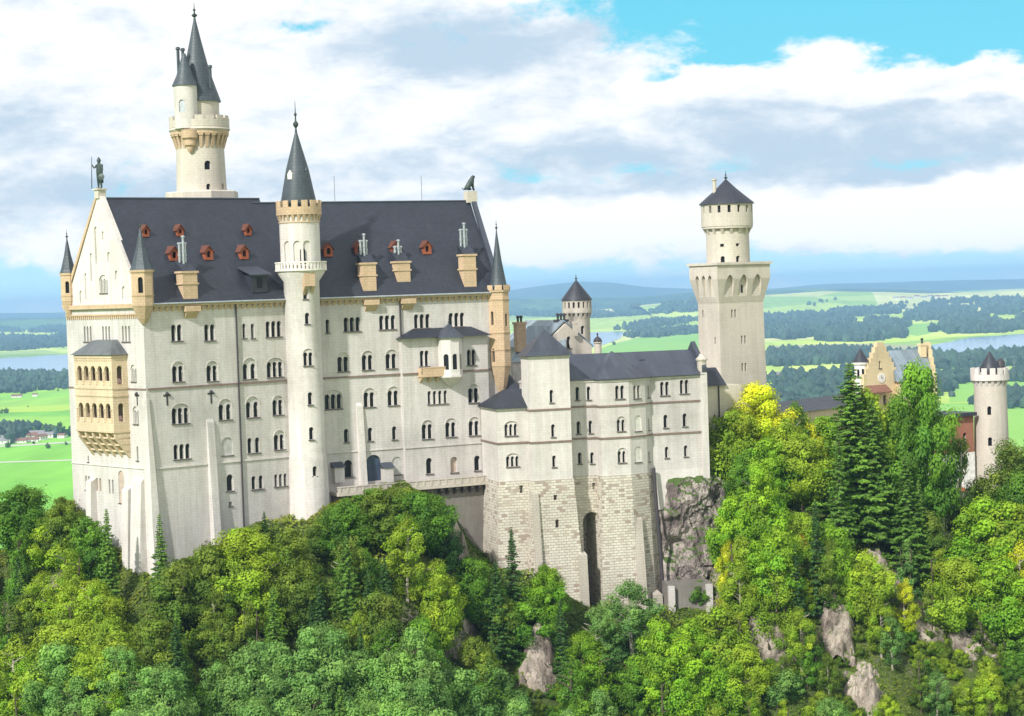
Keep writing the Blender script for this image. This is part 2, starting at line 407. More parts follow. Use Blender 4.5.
def blindarch(parent, cuts, W, px, py, lw, lh, pane='blind', depth=.18):
    u, z = W.hit(px, py); ol = arch_outline(lw, lh, 12)
    cuts.poly([W.pt(u+a, z+b, .3) for a, b in ol], (-W.n.x*(depth+.3), -W.n.y*(depth+.3), 0))
    p = MB(); p.poly([W.pt(u+a*.99, z+b*.995, -depth+.03) for a, b in ol], (-W.n.x*.02, -W.n.y*.02, 0)); q = p.build('blind_arch', M[pane], parent)
    s = MB(); s.wbox(W, u-lw/2-.1, u+lw/2+.1, z-.16, z-.01, -.05, .12); s.build('sill', M['sill'], q)
def finial(mb, c, z, h, s=1.0):
    mb.lathe(c, [(.10*s, z-.3), (.13*s, z), (.08*s, z+.12*h), (.26*s, z+.2*h), (.28*s, z+.27*h), (.08*s, z+.36*h), (.07*s, z+.5*h), (.17*s, z+.56*h), (.05*s, z+.63*h), (.02*s, z+h)], 10)
# ================================================================== PALACE
ZE = 99.7            # eaves
A = at(146, 388, 300).xy; G = at(69, 387, 317.5).xy
Bn = at(307, 378, 318).xy; C = at(500, 366, 333.9).xy
WL = Wall(A, Bn); WR = Wall(Bn, C); WG = Wall(G, A)
dep = (A-G).length
def inward(W, d): return -W.n*d
Bb = Bn+(-(WL.n+WR.n).normalized()*dep); Cb = C-WR.n*dep
palace = thing('palace', 'long white castle palace with dark slate roofs and a stepped-out ochre loggia', 'castle', (A.x, A.y, 61))
body = MB(); body.prism([A, Bn, C, Cb, Bb, G], 50, ZE)
cut = MB()
def wl(px, py, n=2, **k): window(palace, cut, WL, px, py, n, **k)
def wr(px, py, n=2, **k): window(palace, cut, WR, px, py, n, **k)
# left facade, five storeys
wl(177, 340.9, 2, lw=.8, lh=2.4, pane='glass'); wl(210, 340.5, 2, lw=.8, lh=2.4)
for px in (244.5, 253): wl(px, 338.2, 1, lw=.6, lh=2.2)
wl(274, 336.8, 3, lh=2.4)
wl(178.5, 381.6, 2, hood=True); wl(212.7, 381.0, 2, hood=True); wl(250, 379, 2, hood=True, gap=.6); wl(275.5, 377, 3, hood=True)
wl(181, 423.5, 3, hood=True); wl(225.7, 419.7, 2, hood=True, gap=.5); wl(253, 417.3, 2, hood=True, gap=.55); wl(278.4, 414.9, 2, hood=True)
wl(182.3, 459, 3, lh=2.2); wl(254, 452.9, 2, gap=.55); wl(279.8, 449.6, 2, hood=True)
blindarch(palace, cut, WL, 227.6, 455.3, 2.0, 2.7)
wl(230.4, 491, 1, lw=1.15, lh=2.5); wl(257.7, 489, 2, lw=.75, lh=2.0, gap=.55); wl(281, 486.3, 3, lw=.55, lh=1.9, gap=.3)
window(palace, cut, WL, 230.6, 506, 1, .5, .6, square=True, shafts=False)
# right facade
wr(333.8-6, 333, 1, lw=.6, lh=2.1)
wr(352.3, 331.3, 3, lh=2.2); wr(387.7, 329.3, 3, lh=2.2); wr(422.4, 328, 3, lh=2.2); wr(457, 326.5, 3, lh=2.2)
wr(343.5, 371.5, 2, hood=True); wr(368, 369.8, 2, hood=True); wr(391.7, 368.4, 2, hood=True)
wr(333.8, 409, 3, hood=True); wr(369.8, 407, 2, hood=True); wr(393.7, 405.3, 2, hood=True)
for px, py in ((346.6, 442.4), (370.6, 441), (394.7, 439.6)): wr(px, py, 1, lw=.8, lh=2.1)
wr(348.6, 477.3, 1, lw=1.4, lh=2.7); blindarch(palace, cut, WR, 397.4, 474.5, 1.7, 2.8)
# the blue cart gate
u, z = WR.hit(374.3, 481); ol = arch_outline(2.7, 4.1, 16)
cut.poly([WR.pt(u+a, z+b, .3) for a, b in ol], (-WR.n.x*.8, -WR.n.y*.8, 0))
gd = MB(); gd.poly([WR.pt(u+a*.99, z+b*.99, -.40) for a, b in ol], (-WR.n.x*.05, -WR.n.y*.05, 0)); gd.wbox(WR, u-.04, u+.04, z, z+3.9, -.40, -.34)
g_ = gd.build('door_or_shade_panel', M['glassb'], palace)
# west gable face
def wg(px, py, n=3, **k): window(palace, cut, WG, px, py, n, **k)
for px in (88, 106.5, 126.3): wg(px, 341.5, 3, lw=.5, lh=2.3, gap=.42)
wg(134, 381.5, 2, lw=.45, lh=1.9, hood=True, gap=.4); wg(136.2, 424, 2, lw=.45, lh=2.0, hood=True, gap=.4); wg(137.8, 460.5, 1, lw=.5, lh=2.1)
wg(88, 490, 2, lw=.5, lh=2.2, gap=.4, pane='pinkblind'); wg(99, 491, 2, lw=.55, lh=2.0, gap=.4, pane='amber', sill=False); wg(111.5, 494, 2, lw=.5, lh=2.2, gap=.5, pane='metal', sill=False)
blindarch(palace, cut, WG, 122, 503, 1.7, 4.8, 'pinkblind')
wg(88.5, 462, 1, lw=.35, lh=1.0)
body.build('wall', M['wall'], palace, cuts=cut)
# gable triangle on the west front with its stepped blind arcades
gu = WG.L; apex_z = at(97, 195, 308.7).z
gw = MB(); zt = ZE-.02
gw.poly([WG.pt(.0, zt, .02), WG.pt(gu, zt, .02), WG.pt(gu/2+.2, apex_z, .02), WG.pt(gu/2-.2, apex_z, .02)], (-WG.n.x*.9, -WG.n.y*.9, 0))
gc = MB()
def garch(px, py, lw, lh, d=.25):
    u, z = WG.hit(px, py); gc.poly([WG.pt(u+a, z+b, .4) for a, b in arch_outline(lw, lh)], (-WG.n.x*(.38+d), -WG.n.y*(.38+d), 0))
for px, py, lw, lh in ((97, 264, .8, 5.6), (103, 240, .6, 1.3), (92, 281, .7, 4.2), (86.5, 299, .7, 3.9), (109, 262, .8, 1.5), (116.5, 280, .8, 1.4), (124, 299, 1.0, 1.9), (81, 303, .7, 1.9)):
    garch(px, py, lw, lh)
window(palace, gc, WG, 104, 293, 3, lw=.45, lh=2.1, gap=.42, hood=True)
gw.build('gable', M['wallw'], palace, cuts=gc)
cp = MB()   # ochre coping of the gable
for s in (0,):
    a = (0-.5, zt-.2) if s == 0 else (gu+.5, zt-.2); b = (gu/2, apex_z+.35)
    dx, dz = (b[0]-a[0]), (b[1]-a[1]); L = math.hypot(dx, dz); nx, nz = -dz/L, dx/L
    if nz < 0: nx, nz = -nx, -nz
    q = [a, b, (b[0]+nx*.0, b[1]+.75), (a[0]+nx*.6, a[1]+nz*.6)]
    cp.poly([WG.pt(x, z_, .18) for x, z_ in q], (-WG.n.x*.7, -WG.n.y*.7, 0))
cp.build('coping', M['cream'], palace)
pd = MB(); c = WG.xy(gu/2-.3, -.4); pd.box(c, 1.3, 1.2, apex_z-.5, apex_z+.75, .7); pd.box(c, 1.7, 1.6, apex_z+.75, apex_z+.95, .7); pd.build('pedestal', M['tower'], palace)
STAT_W = (c.x, c.y, apex_z+.95)
# cornice with corbel table, string courses, plinth ledge
cor = MB()
def cornice(mb, W, u0, u1, z=ZE, out=.55, step=1.0):
    mb.wbox(W, u0, u1, z-.45, z+.02, 0.003, out); mb.wbox(W, u0, u1, z-.95, z-.80, 0.003, .18)
    k = u0+.2
    while k < u1-.4:
        mb.poly([W.pt(k, z-.47, .003), W.pt(k, z-.47, out-.08), W.pt(k, z-1.05, .12), W.pt(k, z-1.2, .003)], (W.t.x*.38, W.t.y*.38, 0)); k += step
cornice(cor, WL, .5, WL.L-2.5); cornice(cor, WR, 2.5, WR.L-1.2)
cor.build('cornice', M['cream'], palace)
cg = MB(); cg.wbox(WG, 0, WG.L, ZE-.5, ZE+.15, .023, .5); cg.wbox(WG, 0, WG.L, ZE-1.5, ZE-1.3, .003, .22)
k = .3
while k < WG.L-.3: cg.wbox(WG, k, k+.3, ZE-2.0, ZE-1.5, .003, .16); k += .62
cg.build('cornice', M['cream'], palace)
st = MB(); ZS, ZL = 87.35, 75.75
st.wbox(WL, .2, WL.L-3, ZS-.13, ZS+.13, 0.003, .18); st.wbox(WR, 2.5, WR.L, ZS-.13, ZS+.13, 0.003, .18); st.wbox(WG, 0, WG.L, ZS-.1, ZS+.1, .003, .14)
st.build('string_course', M['string'], palace)
pl = MB()   # plinth: thicker lower wall with sloping ledge
cutp = MB()
def plinth(mb, W, u0, u1, z0, z1, d=.28):
    mb.poly([W.pt(u0, z0, .003), W.pt(u0, z0, d), W.pt(u0, z1-.25, d), W.pt(u0, z1, .003)], (W.t.x*(u1-u0), W.t.y*(u1-u0), 0))
lm = MB(); lm.wbox(WL, .2, WL.L-2.5, ZL-.12, ZL+.12, .003, .15); lm.wbox(WR, 2.5, WR.L, ZL-.12, ZL+.12, .003, .15); lm.wbox(WG, 0, WG.L-.2, ZL-.1, ZL+.1, .003, .14)
lm.build('ledge', M['wallw'], palace)
# buttresses
def buttress(name, W, px0, px1, pt, pb, d_top, d_bot, m='wallw', parent=palace):
    u0 = W.u(px0, pt); u1 = W.u(px1, pt); zt_ = W.hit((px0+px1)/2, pt)[1]; zb = W.hit((px0+px1)/2, pb)[1]
    b = MB(); b.poly([W.pt(u0, zb, .003), W.pt(u0, zb, d_bot), W.pt(u0, zt_-.5, d_top), W.pt(u0, zt_, .003)], (W.t.x*(u1-u0), W.t.y*(u1-u0), 0))
    return b.build(name, M[m], parent)
buttress('buttress', WL, 206, 213, 419, 575, .3, 1.5, 'wall')
buttress('buttress', WR, 356, 362, 403, 500, .3, 1.3)
buttress('buttress', WG, 134, 144, 478, 620, .5, 1.8)
buttress('buttress', WG, 91, 96, 478, 600, .9, 1.6)
buttress('buttress', WG, 127, 133, 486, 600, .9, 1.6)
bx = MB(); bx.poly([WL.pt(-.3, 50, 1.3), WL.pt(1.7, 50, 1.3), WL.pt(.35, 86, .2), WL.pt(-.12, 86, .2)], (-WL.n.x*1.6, -WL.n.y*1.6, 0)); bx.build('buttress', M['wallw'], palace)
# downpipes
for W_, px, a, b in ((WL, 236.5, 306, 545), (WR, 400.5, 298, 478)):
    q = MB(); u0 = W_.u(px, a+40); q.tube([W_.pt(u0, ZE-.4, .22), W_.pt(u0, W_.hit(px, b)[1], .22)], .13); q.build('downpipe', M['pipe'], palace)
# iron wall anchors (dark cross shapes)
for W_, px, py in ((WL, 167, 398), (WL, 211, 396), (WG, 137.3, 398)):
    q = MB(); u0, z0 = W_.hit(px, py); q.wbox(W_, u0-.12, u0+.12, z0-1.1, z0+.9, .003, .07); q.wbox(W_, u0-.6, u0+.6, z0+.25, z0+.5, .003, .07); q.ball(W_.pt(u0, z0+.6, .1), .3, (1, 1, .8)); q.build('wall_anchor', M['pipe'], palace)
# ---- roofs
def roof(name, pts_low, r0, r1, zl, zr, m, parent, th=.0):
    e0, e1, b1, b0 = pts_low; v = [(*e0, zl), (*e1, zl), (*b1, zl), (*b0, zl), (*r0, zr), (*r1, zr)]
    mb = MB(); mb.add(v, [(0, 1, 5, 4), (2, 3, 4, 5), (1, 2, 5), (3, 0, 4), (3, 2, 1, 0)]); return mb.build(name, M[m], parent)
RZ = apex_z-.5
uB = WL.u(294, 300)
rw = Wall(WL.xy(0, -dep/2), WL.xy(WL.L, -dep/2))
rE = rw.u(259, 196.5)
ov = .75
roof('roof', [WL.xy(.5, ov), WL.xy(uB+1.5, ov), WL.xy(uB-5, -dep-ov), WL.xy(.5, -dep-ov)], rw.xy(.5), rw.xy(rE), ZE+.03, RZ, 'slate', palace)
rr = Wall(WR.xy(0, -dep*.44), WR.xy(WR.L, -dep*.44)); rz2 = rr.hit(470, 201)[1]; u1 = rr.u(470, 201)
r2 = roof('roof', [WR.xy(-1.0, ov), WR.xy(WR.L-.3, ov), WR.xy(WR.L-.3, -dep*.88-ov), WR.xy(-9, -dep*.88-ov)], rr.xy(-9), rr.xy(u1), ZE+.05, rz2, 'slate', palace)
# east gable parapet
eg = MB(); P = [WR.pt(WR.L-.2, ZE-.2, .2), rr.pt(u1+.1, rz2+.1, 0), rr.pt(u1+.1, rz2+.9, 0), WR.pt(WR.L-.2, ZE+1.0, .5)]
eg.poly(P, (WR.t.x*.8, WR.t.y*.8, 0)); eg.build('coping', M['slate2'], palace)
q = MB(); c = rr.xy(u1+.1); q.box(c, 1.8, 1.4, rz2-.3, rz2+1.6, .5); q.build('pedestal', M['tower'], palace); STAT_E = (c.x, c.y, rz2+1.6)
# eaves gutter
gt = MB(); gt.tube([WL.pt(.3, ZE-.02, ov+.1), WL.pt(uB+1.2, ZE-.02, ov+.1)], .14); gt.tube([WR.pt(2.3, ZE-.02, ov+.1), WR.pt(WR.L-1.3, ZE-.02, ov+.1)], .14); gt.build('gutter', M['metal'], palace)
# ridge caps and lightning rods
rc = MB(); rc.tube([(*rw.xy(1.2), RZ+.02), (*rw.xy(rE), RZ+.02)], .16); rc.tube([(*rr.xy(-4), rz2+.02), (*rr.xy(u1), rz2+.02)], .16); rc.build('ridge_cap', M['slate2'], palace)
# roof plane helpers: point on front slope from a pixel
def slope_hit(px, py, W_, ridgeW, zr, zl=ZE):
    e = W_.pt(0, zl, ov); r_ = Vector((*ridgeW.xy(0), zr)); t = Vector((*W_.t, 0)); s = (r_-e); s -= t*s.dot(t); n = t.cross(s).normalized()
    d = ray(px, py); k = (e-CAM).dot(n)/d.dot(n); return CAM+d*k
def dormer(px, py, W_, rW, zr, s=1.0):
    P = slope_hit(px, py+4*s, W_, rW, zr); n = W_.n; t = W_.t; b = MB()
    u0 = (P.xy-W_.p0).dot(t); d0 = (P.xy-W_.p0).dot(n); w_ = .85*s; h = 1.75*s
    cutd = MB(); ol = arch_outline(.75*s, 1.15*s)
    b.poly([W_.pt(u0+x, P.z+y, d0+.35) for x, y in ((-w_, -.2), (w_, -.2), (w_, h*.7), (0, h+.35), (-w_, h*.7))], (-n.x*2.2*s, -n.y*2.2*s, 0))
    cutd.poly([W_.pt(u0+x, P.z+.2+y, d0+.6) for x, y in ol], (-n.x*.8, -n.y*.8, 0))
    o = b.build('dormer', M['orange'], palace, cuts=cutd)
    p_ = MB(); p_.poly([W_.pt(u0+x*.98, P.z+.2+y*.98, d0-.12) for x, y in ol], (-n.x*.03, -n.y*.03, 0)); p_.build('pane', M['glass'], o)
    rf = MB()
    for sg in (-1, 1):
        a = (u0+sg*(w_+.25), P.z+h*.7-.2); c_ = (u0, P.z+h+.40)
        rf.poly([W_.pt(a[0], a[1], d0+.55), W_.pt(c_[0], c_[1], d0+.55), W_.pt(c_[0], c_[1]+.14, d0+.55), W_.pt(a[0], a[1]+.14, d0+.55)], (-n.x*2.7*s, -n.y*2.7*s, 0))
    rf.build('dormer_roof', M['dormroof'], o)
for px, py in ((145, 233), (179.4, 232.4), (247.5, 231.8)): dormer(px, py, WL, rw, RZ, .62)
for px, py in ((173.4, 256), (207.9, 255.3), (243.5, 254.5)): dormer(px, py, WL, rw, RZ, .85)
for px, py in ((327.8, 252), (358.8, 250), (395.2, 250), (426.5, 249.6)): dormer(px, py, WR, rr, rz2, .85)
# big grey dormer at the right end of the left roof
P = slope_hit(258, 290, WL, rw, RZ); b = MB(); u0 = (P.xy-WL.p0).dot(WL.t); d0 = (P.xy-WL.p0).dot(WL.n)
b.wbox(WL, u0-1.3, u0+1.3, P.z-.4, P.z+2.3, d0-4, d0+.5); o = b.build('dormer', M['slate'], palace)
b = MB(); b.poly([WL.pt(u0-1.9, P.z+2.2, d0+1.1), WL.pt(u0-1.9, P.z+2.4, d0+1.1), WL.pt(u0-1.9, P.z+4.2, d0-4.6), WL.pt(u0-1.9, P.z+4.0, d0-4.6)], (WL.t.x*3.8, WL.t.y*3.8, 0)); b.build('dormer_roof', M['slate2'], o)
b = MB(); b.wbox(WL, u0-.5, u0+.5, P.z+.3, P.z+1.9, d0+.503, d0+.53); b.build('pane', M['glass'], o)
# chimneys
def chimney(px, ptop, pbot, W_, rW, zr, w_, pipes=True, ppx=None, pp0=None, corbel=False, hood=True):
    P = slope_hit(px, pbot, W_, rW, zr); u0 = (P.xy-W_.p0).dot(W_.t); d0 = (P.xy-W_.p0).dot(W_.n)
    Wc = W_.off(d0+.35); zt_ = Wc.hit(px, ptop)[1]; b = MB()
    b.wbox(W_, u0-w_*.85/2, u0+w_*.85/2, P.z-.5, zt_-.3, d0-1.5, d0+.35); b.wbox(W_, u0-w_/2, u0+w_/2, (P.z+zt_)/2-.15, (P.z+zt_)/2+.1, d0-1.6, d0+.45)
    b.wbox(W_, u0-w_*1.0/2, u0+w_*1.0/2, zt_-.3, zt_, d0-1.7, d0+.5)
    o = b.build('chimney', M['cream'], palace)
    if hood:
        h = MB(); h.poly([W_.pt(u0-w_*.4, zt_+.003, d0+.4), W_.pt(u0-w_*.4, zt_+1.6, d0-1.9), W_.pt(u0-w_*.4, zt_+.003, d0-1.9)], (W_.t.x*w_*.8, W_.t.y*w_*.8, 0)); h.build('cap', M['slate'], o)
    if pipes:
        zp = Wc.hit(px, pp0)[1]; b = MB(); c0 = d0-1.6
        zb = zt_+.3
        for i, (du, dd) in enumerate(((-.5, 0), (0, .3), (.5, 0), (0, -.4))):
            q_ = W_.xy(u0+du, c0+dd); top = zp-(0 if i == 1 else 1.0)
            b.lathe(q_, [(.17, zb), (.17, top-.3), (.30, top-.28), (.30, top-.1), (.12, top)], 8)
            b.lathe(q_, [(.24, zb+.5*(top-zb)), (.24, zb+.5*(top-zb)+.25)], 8)
        b.build('flue', M['metal'], o)
    if corbel:
        b = MB(); e = .6; b.wbox(W_, u0-w_*.45, u0+w_*.45, ZE-1.3, ZE-.47, .3, .95); b.poly([W_.pt(u0-w_*.35, ZE-1.303, .003), W_.pt(u0-w_*.35, ZE-1.303, .9), W_.pt(u0-w_*.35, ZE-2.3, .003)], (W_.t.x*w_*.7, W_.t.y*w_*.7, 0))
        b.build('corbel', M['cream'], palace)
chimney(189.5, 271, 296, WL, rw, RZ, 2.9, True, None, 235, True)
chimney(369, 262.5, 288, WR, rr, rz2, 2.7, True, None, 233, True)
chimney(403, 261, 279, WR, rr, rz2, 2.7, True, None, 239, True)
chimney(469.5, 254, 284, WR, rr, rz2, 2.6, True, None, 222, False)
# small pole-like rods on the ridge
for px in (335, 422):
    q = MB(); u_ = rr.u(px, 203); q.tube([rr.pt(u_, rz2, 0), rr.pt(u_, rz2+4.2, 0)], .035, 5); q.build('lightning_rod', M['pipe'], palace)
# ---- corner turrets (octagonal) as parts
def turret(c, r, ztop, zbot, zapex, m_body, rad_roof, win_px=None, wallp=palace, merlon=False, rings=(), corb=2.2, fin=1.4, apexoff=0, name='corner_turret'):
    b = MB(); cu = MB(); a0 = math.pi/8
    prof = [(.25*r, zbot-corb), (.55*r, zbot-corb*.7), (.95*r, zbot-.1), (r, zbot), (r, ztop)]
    b.lathe(c, prof, 8, a0)
    o = None
    cy = Cyl(c, r*.94); wins = []
    b2 = MB(); wl_ = []
    for (px, py, lw, lh) in (win_px or []):
        W_ = cy.tangent(px, py); n_ = W_.n
        # snap to facet direction
        an = math.atan2(n_.y, n_.x); an = round(an/(math.pi/4))*(math.pi/4); nn = Vector((math.cos(an), math.sin(an))); tt = Vector((-nn.y, nn.x)); p0 = dv(c)+nn*r*math.cos(math.pi/8)
        W2 = Wall(p0, p0+tt); zz = W_.hit(px, py)[1]; ol = arch_outline(lw, lh)
        cu.poly([W2.pt(x, zz+y, .3) for x, y in ol], (-nn.x*.7, -nn.y*.7, 0)); wl_.append((W2, zz, ol))
    o = b.build(name, M[m_body], wallp, cuts=cu)
    for W2, zz, ol in wl_:
        p = MB(); p.poly([W2.pt(x*.98, zz+.01+y*.98, -.34) for x, y in ol], (-W2.n.x*.03, -W2.n.y*.03, 0)); p.build('pane', M['glass'], o)
    t_ = MB(); t_.lathe(c, [(r*1.12, ztop-.35), (r*1.16, ztop-.003)], 8, a0)
    for z_ in rings: rg = MB(); rg.lathe(c, [(r*1.03, z_-.12), (r*1.08, z_+.1)], 8, a0); rg.build('moulding', M[m_body], o)
    if merlon:
        for k in range(8): t_.seg(c, r*1.02, r*1.14, ztop+.002, ztop+.8, a0+k*math.pi/4+.1, a0+(k+1)*math.pi/4-.1, 1)
    t_.build('moulding', M[m_body], o)
    z0 = ztop+.003; b = MB(); b.lathe(c, [(rad_roof, z0), (rad_roof*.82, z0+(zapex-z0)*.12), (rad_roof*.42, z0+(zapex-z0)*.5), (.06, zapex)], 16 if merlon else 8, a0); b.build('roof', M['cone'], o, smooth=merlon)
    b = MB(); finial(b, c, zapex-.1, fin, .8); b.build('finial', M['bronze'], o)
    return o
c = WL.xy(.1, .1); Yc = c.y
turret((c.x-.1, c.y), 1.6, at(141, 270, Yc).z, at(141, 306, Yc).z, at(138, 227, Yc).z, 'cream', 1.75, [(139, 293, .7, 2.3)], rings=(at(141, 296, Yc).z,), corb=2.6)
c = WG.xy(1.2, .0); Yc = c.y
turret((c.x, c.y), 1.2, at(70, 273, Yc).z, at(70, 301, Yc).z, at(71.5, 238, Yc).z, 'cream', 1.3, [(69, 293, .6, 1.8)], rings=(at(70, 296, Yc).z,), corb=2.6)
c = C+(-WR.n*(-.3)); Yc = c.y
turret((c.x, c.y), 1.75, at(497, 290, Yc).z, at(499, 366, Yc).z, at(492.5, 230, Yc).z, 'cream', 1.6, [(493, 325, .6, 2.2), (494, 362, .6, 2.2), (506, 326, .5, 2.0)], merlon=True, rings=(at(498, 333, Yc).z, at(498, 300, Yc).z, at(498, 350, Yc).z), corb=4.5, fin=1.8)
# ---- west loggia
lg = Wall(WG.p0, WG.p0+WG.t*WG.L)
uL0 = WG.u(90, 372); uL1 = WG.u(127.5, 372); D = 2.6
LF = WG.off(D); zt1 = LF.hit(95, 355)[1]; zb1 = LF.hit(95, 432)[1]; zmid = LF.hit(95, 388)[1]
loggia = MB(); loggia.wbox(WG, uL0, uL1, zb1, zt1, -.1, D); cl = MB(); cl.c2 = MB()
nA = 5; sp_ = (uL1-uL0-1.0)/nA
LS = Wall(WG.xy(uL1, D), WG.xy(uL1, 0))
for base_, h in ((LF.hit(95, 384.5)[1], 2.75), (LF.hit(95, 421.5)[1], 2.75)):
    for i in range(nA):
        uc = uL0+.5+sp_*(i+.5); cl.poly([LF.pt(uc+a, base_+b, .3) for a, b in arch_outline(sp_*.7, h, 9)], (-LF.n.x*.9, -LF.n.y*.9, 0))
    cl.c2.wbox(LF, uL0+.4, uL1-.4, base_-.1, base_+h+.35, -2.5, -.35)
    cl.poly([LS.pt(LS.L/2+a, base_+b, .3) for a, b in arch_outline(.95, h, 9)], (-LS.n.x*.9, -LS.n.y*.9, 0))
lo = loggia.build('loggia', M['lightcream'], palace, cuts=cl)
lt = MB()
for z_ in (zt1-.3, zmid, zmid-1.1, zb1+.15): lt.wbox(WG, uL0-.12, uL1+.12, z_-.14, z_+.14, 0, D+.13)
k = uL0+.1
while k < uL1-.3: lt.wbox(WG, k, k+.22, zt1-.9, zt1-.45, D, D+.1); k += .5
for base_ in (LF.hit(95, 384.5)[1], LF.hit(95, 421.5)[1]):
    for i in range(nA+1):
        c = LF.xy(uL0+.5+sp_*i, .05); lt.lathe(c, [(.16, base_), (.1, base_+.2), (.1, base_+1.6), (.2, base_+1.9)], 8)
    lt.wbox(LF, uL0+.5, uL1-.5, base_, base_+.55, -.25, -.1)
lt.build('arcade', M['lightcream'], lo)
wp = MB()
for base_ in (LF.hit(95, 384.5)[1], LF.hit(95, 421.5)[1]):
    for i in range(nA): wp.wbox(LF, uL0+.5+sp_*(i+.5)-.1, uL0+.5+sp_*(i+.5)+.15, base_+.1, base_+1.6, -.75, -.68)
wp.build('pane', M['white'], lo)
wp = MB(); [wp.wbox(LF, uL0+.45, uL1-.45, LF.hit(95, yy)[1], LF.hit(95, yy)[1]+3, -2.48, -2.42) for yy in (384.5, 421.5)]; wp.build('door_or_shade_panel', M['string'], lo)  # full-width dark panels at the back: the loggia's interior shade put into colour
zc0 = LF.hit(100, 455)[1]
ck = MB()
for i in range(6):
    uu = uL0+(uL1-uL0-.45)*i/5
    ck.poly([WG.pt(uu, zb1, 0), WG.pt(uu, zb1, D-.1), WG.pt(uu, zb1-.8, D-.2), WG.pt(uu, zc0-.3, .25), WG.pt(uu, zc0-.5, 0)], (WG.t.x*.45, WG.t.y*.45, 0))
ck.poly([WG.pt(uL0+.1, zb1, 0), WG.pt(uL0+.1, zb1, D-.5), WG.pt(uL0+.1, zc0+.6, 0)], (WG.t.x*(uL1-uL0-.2), WG.t.y*(uL1-uL0-.2), 0))
for j in range(3): ck.wbox(WG, uL0, uL1, zb1-1.0-j*1.0, zb1-.75-j*1.0, 0, D-.55-j*.72)
ck.build('corbel', M['lightcream'], lo)
rfz = WG.hit(100, 343)[1]+.5
rf = MB(); v = [WG.pt(uL0-.4, zt1+.003, 0), WG.pt(uL1+.4, zt1+.003, 0), WG.pt(uL1+.4, zt1+.003, D+.4), WG.pt(uL0-.4, zt1+.003, D+.4), WG.pt(uL0+2.5, rfz, 0.01), WG.pt(uL1-2.5, rfz, 0.01), WG.pt(uL0+2.6, rfz-.1, .8), WG.pt(uL1-2.6, rfz-.1, .8)]
rf.add(v, [(0, 3, 2, 1), (0, 4, 6, 3), (3, 6, 7, 2), (2, 7, 5, 1), (4, 5, 7, 6), (0, 1, 5, 4)]); rf.build('roof', M['greyroof'], lo)
# ---- projecting bay on the right facade
d1 = .9; W1 = WR.off(d1); ua = W1.u(402, 360); ub = W1.u(488, 360); zbt = W1.hit(444, 337)[1]
bay = MB(); bay.wbox(WR, ua, ub, 50, zbt, -.3, d1); cb = MB()
def wb(px, py, n=2, **k): window(palace, cb, W1, px, py, n, **k)
wb(424.8, 366.3, 2, lw=.72, lh=2.5, gap=.12); wb(471.7, 365.2, 2, lw=.72, lh=2.5, gap=.12)
wb(437.8, 403.9, 4, lw=.6, lh=2.1, gap=.35); wb(474, 402.5, 2, hood=True)
wb(427.8, 438.8, 2, hood=True); wb(451.3, 436.8, 2, hood=True); wb(474.6, 435.4, 2, hood=True)
wb(429.6, 473.7, 1, lw=1.1, lh=2.5); wb(454.4, 472.4, 1, lw=1.3, lh=2.5, pane='pinkblind'); wb(477.6, 470.5, 1, lw=1.1, lh=2.4)
bo = bay.build('wall', M['wall'], palace, cuts=cb)
b = MB(); b.wbox(W1, ua-.01, ub, ZS-.13, ZS+.13, .003, .18); b.build('string_course', M['string'], palace)
b = MB(); b.wbox(W1, ua-.01, ub, ZL-.12, ZL+.12, .003, .15); b.build('ledge', M['wallw'], palace)
b = MB(); zr_ = zbt+1.5
v = [WR.pt(ua-.6, zbt, -.02), WR.pt(ub+.4, zbt, -.02), WR.pt(ub+.4, zbt, d1+1.0), WR.pt(ua-.6, zbt, d1+1.0), WR.pt(ua+2.5, zr_, -.02), WR.pt(ub-2.5, zr_, -.02)]
b.add(v, [(0, 3, 2, 1), (0, 4, 3), (3, 4, 5, 2), (2, 5, 1), (0, 1, 5, 4)]); b.build('roof', M['slate'], palace)
# oriel with balcony
uo = W1.u(449, 365); zob, zot = ZS-.6, zbt-.1; r_o = 2.0
oc = W1.xy(uo, .35)
b = MB(); co = MB(); b.lathe(oc, [(.4, zob-1.6), (1.2, zob-1.0), (r_o+.25, zob-.2), (r_o+.25, zob+.1), (r_o, zob+.12), (r_o, zot)], 8, math.atan2(W1.n.y, W1.n.x)+math.pi/8)
wl_ = []
for k in (-1, 0, 1):
    an = math.atan2(W1.n.y, W1.n.x)+k*math.pi/4; nn = Vector((math.cos(an), math.sin(an))); p0 = oc+nn*r_o*math.cos(math.pi/8); W2 = Wall(p0, p0+Vector((-nn.y, nn.x))); ol = arch_outline(.85, 2.5)
    co.poly([W2.pt(x, zob+1.0+y, .3) for x, y in ol], (-nn.x*.6, -nn.y*.6, 0)); wl_.append((W2, ol))
oo = b.build('oriel', M['wallw'], palace, cuts=co)
for W2, ol in wl_:
    p = MB(); p.poly([W2.pt(x*.98, zob+1.01+y*.98, -.22) for x, y in ol], (-W2.n.x*.03, -W2.n.y*.03, 0)); p.build('pane', M['glass'], oo)
b = MB(); b.lathe(oc, [(r_o+.5, zot+.003), (.08, zot+2.2)], 8, math.atan2(W1.n.y, W1.n.x)+math.pi/8); finial(b, oc, zot+2.1, 1.3, .5); b.build('roof', M['slate2'], oo)
b = MB(); u0 = W1.u(418, 375); u1_ = W1.u(442, 375)
b.wbox(W1, u0, u1_, ZS-.6, ZS-.2, .003, 1.4); b.wbox(W1, u0, u1_, ZS-.2, ZS+.8, 1.25, 1.4); b.wbox(W1, u0, u0+.15, ZS-.2, ZS+.8, .003, 1.4); b.wbox(W1, u0-.05, u1_, ZS+.8, ZS+.95, 1.2, 1.45)
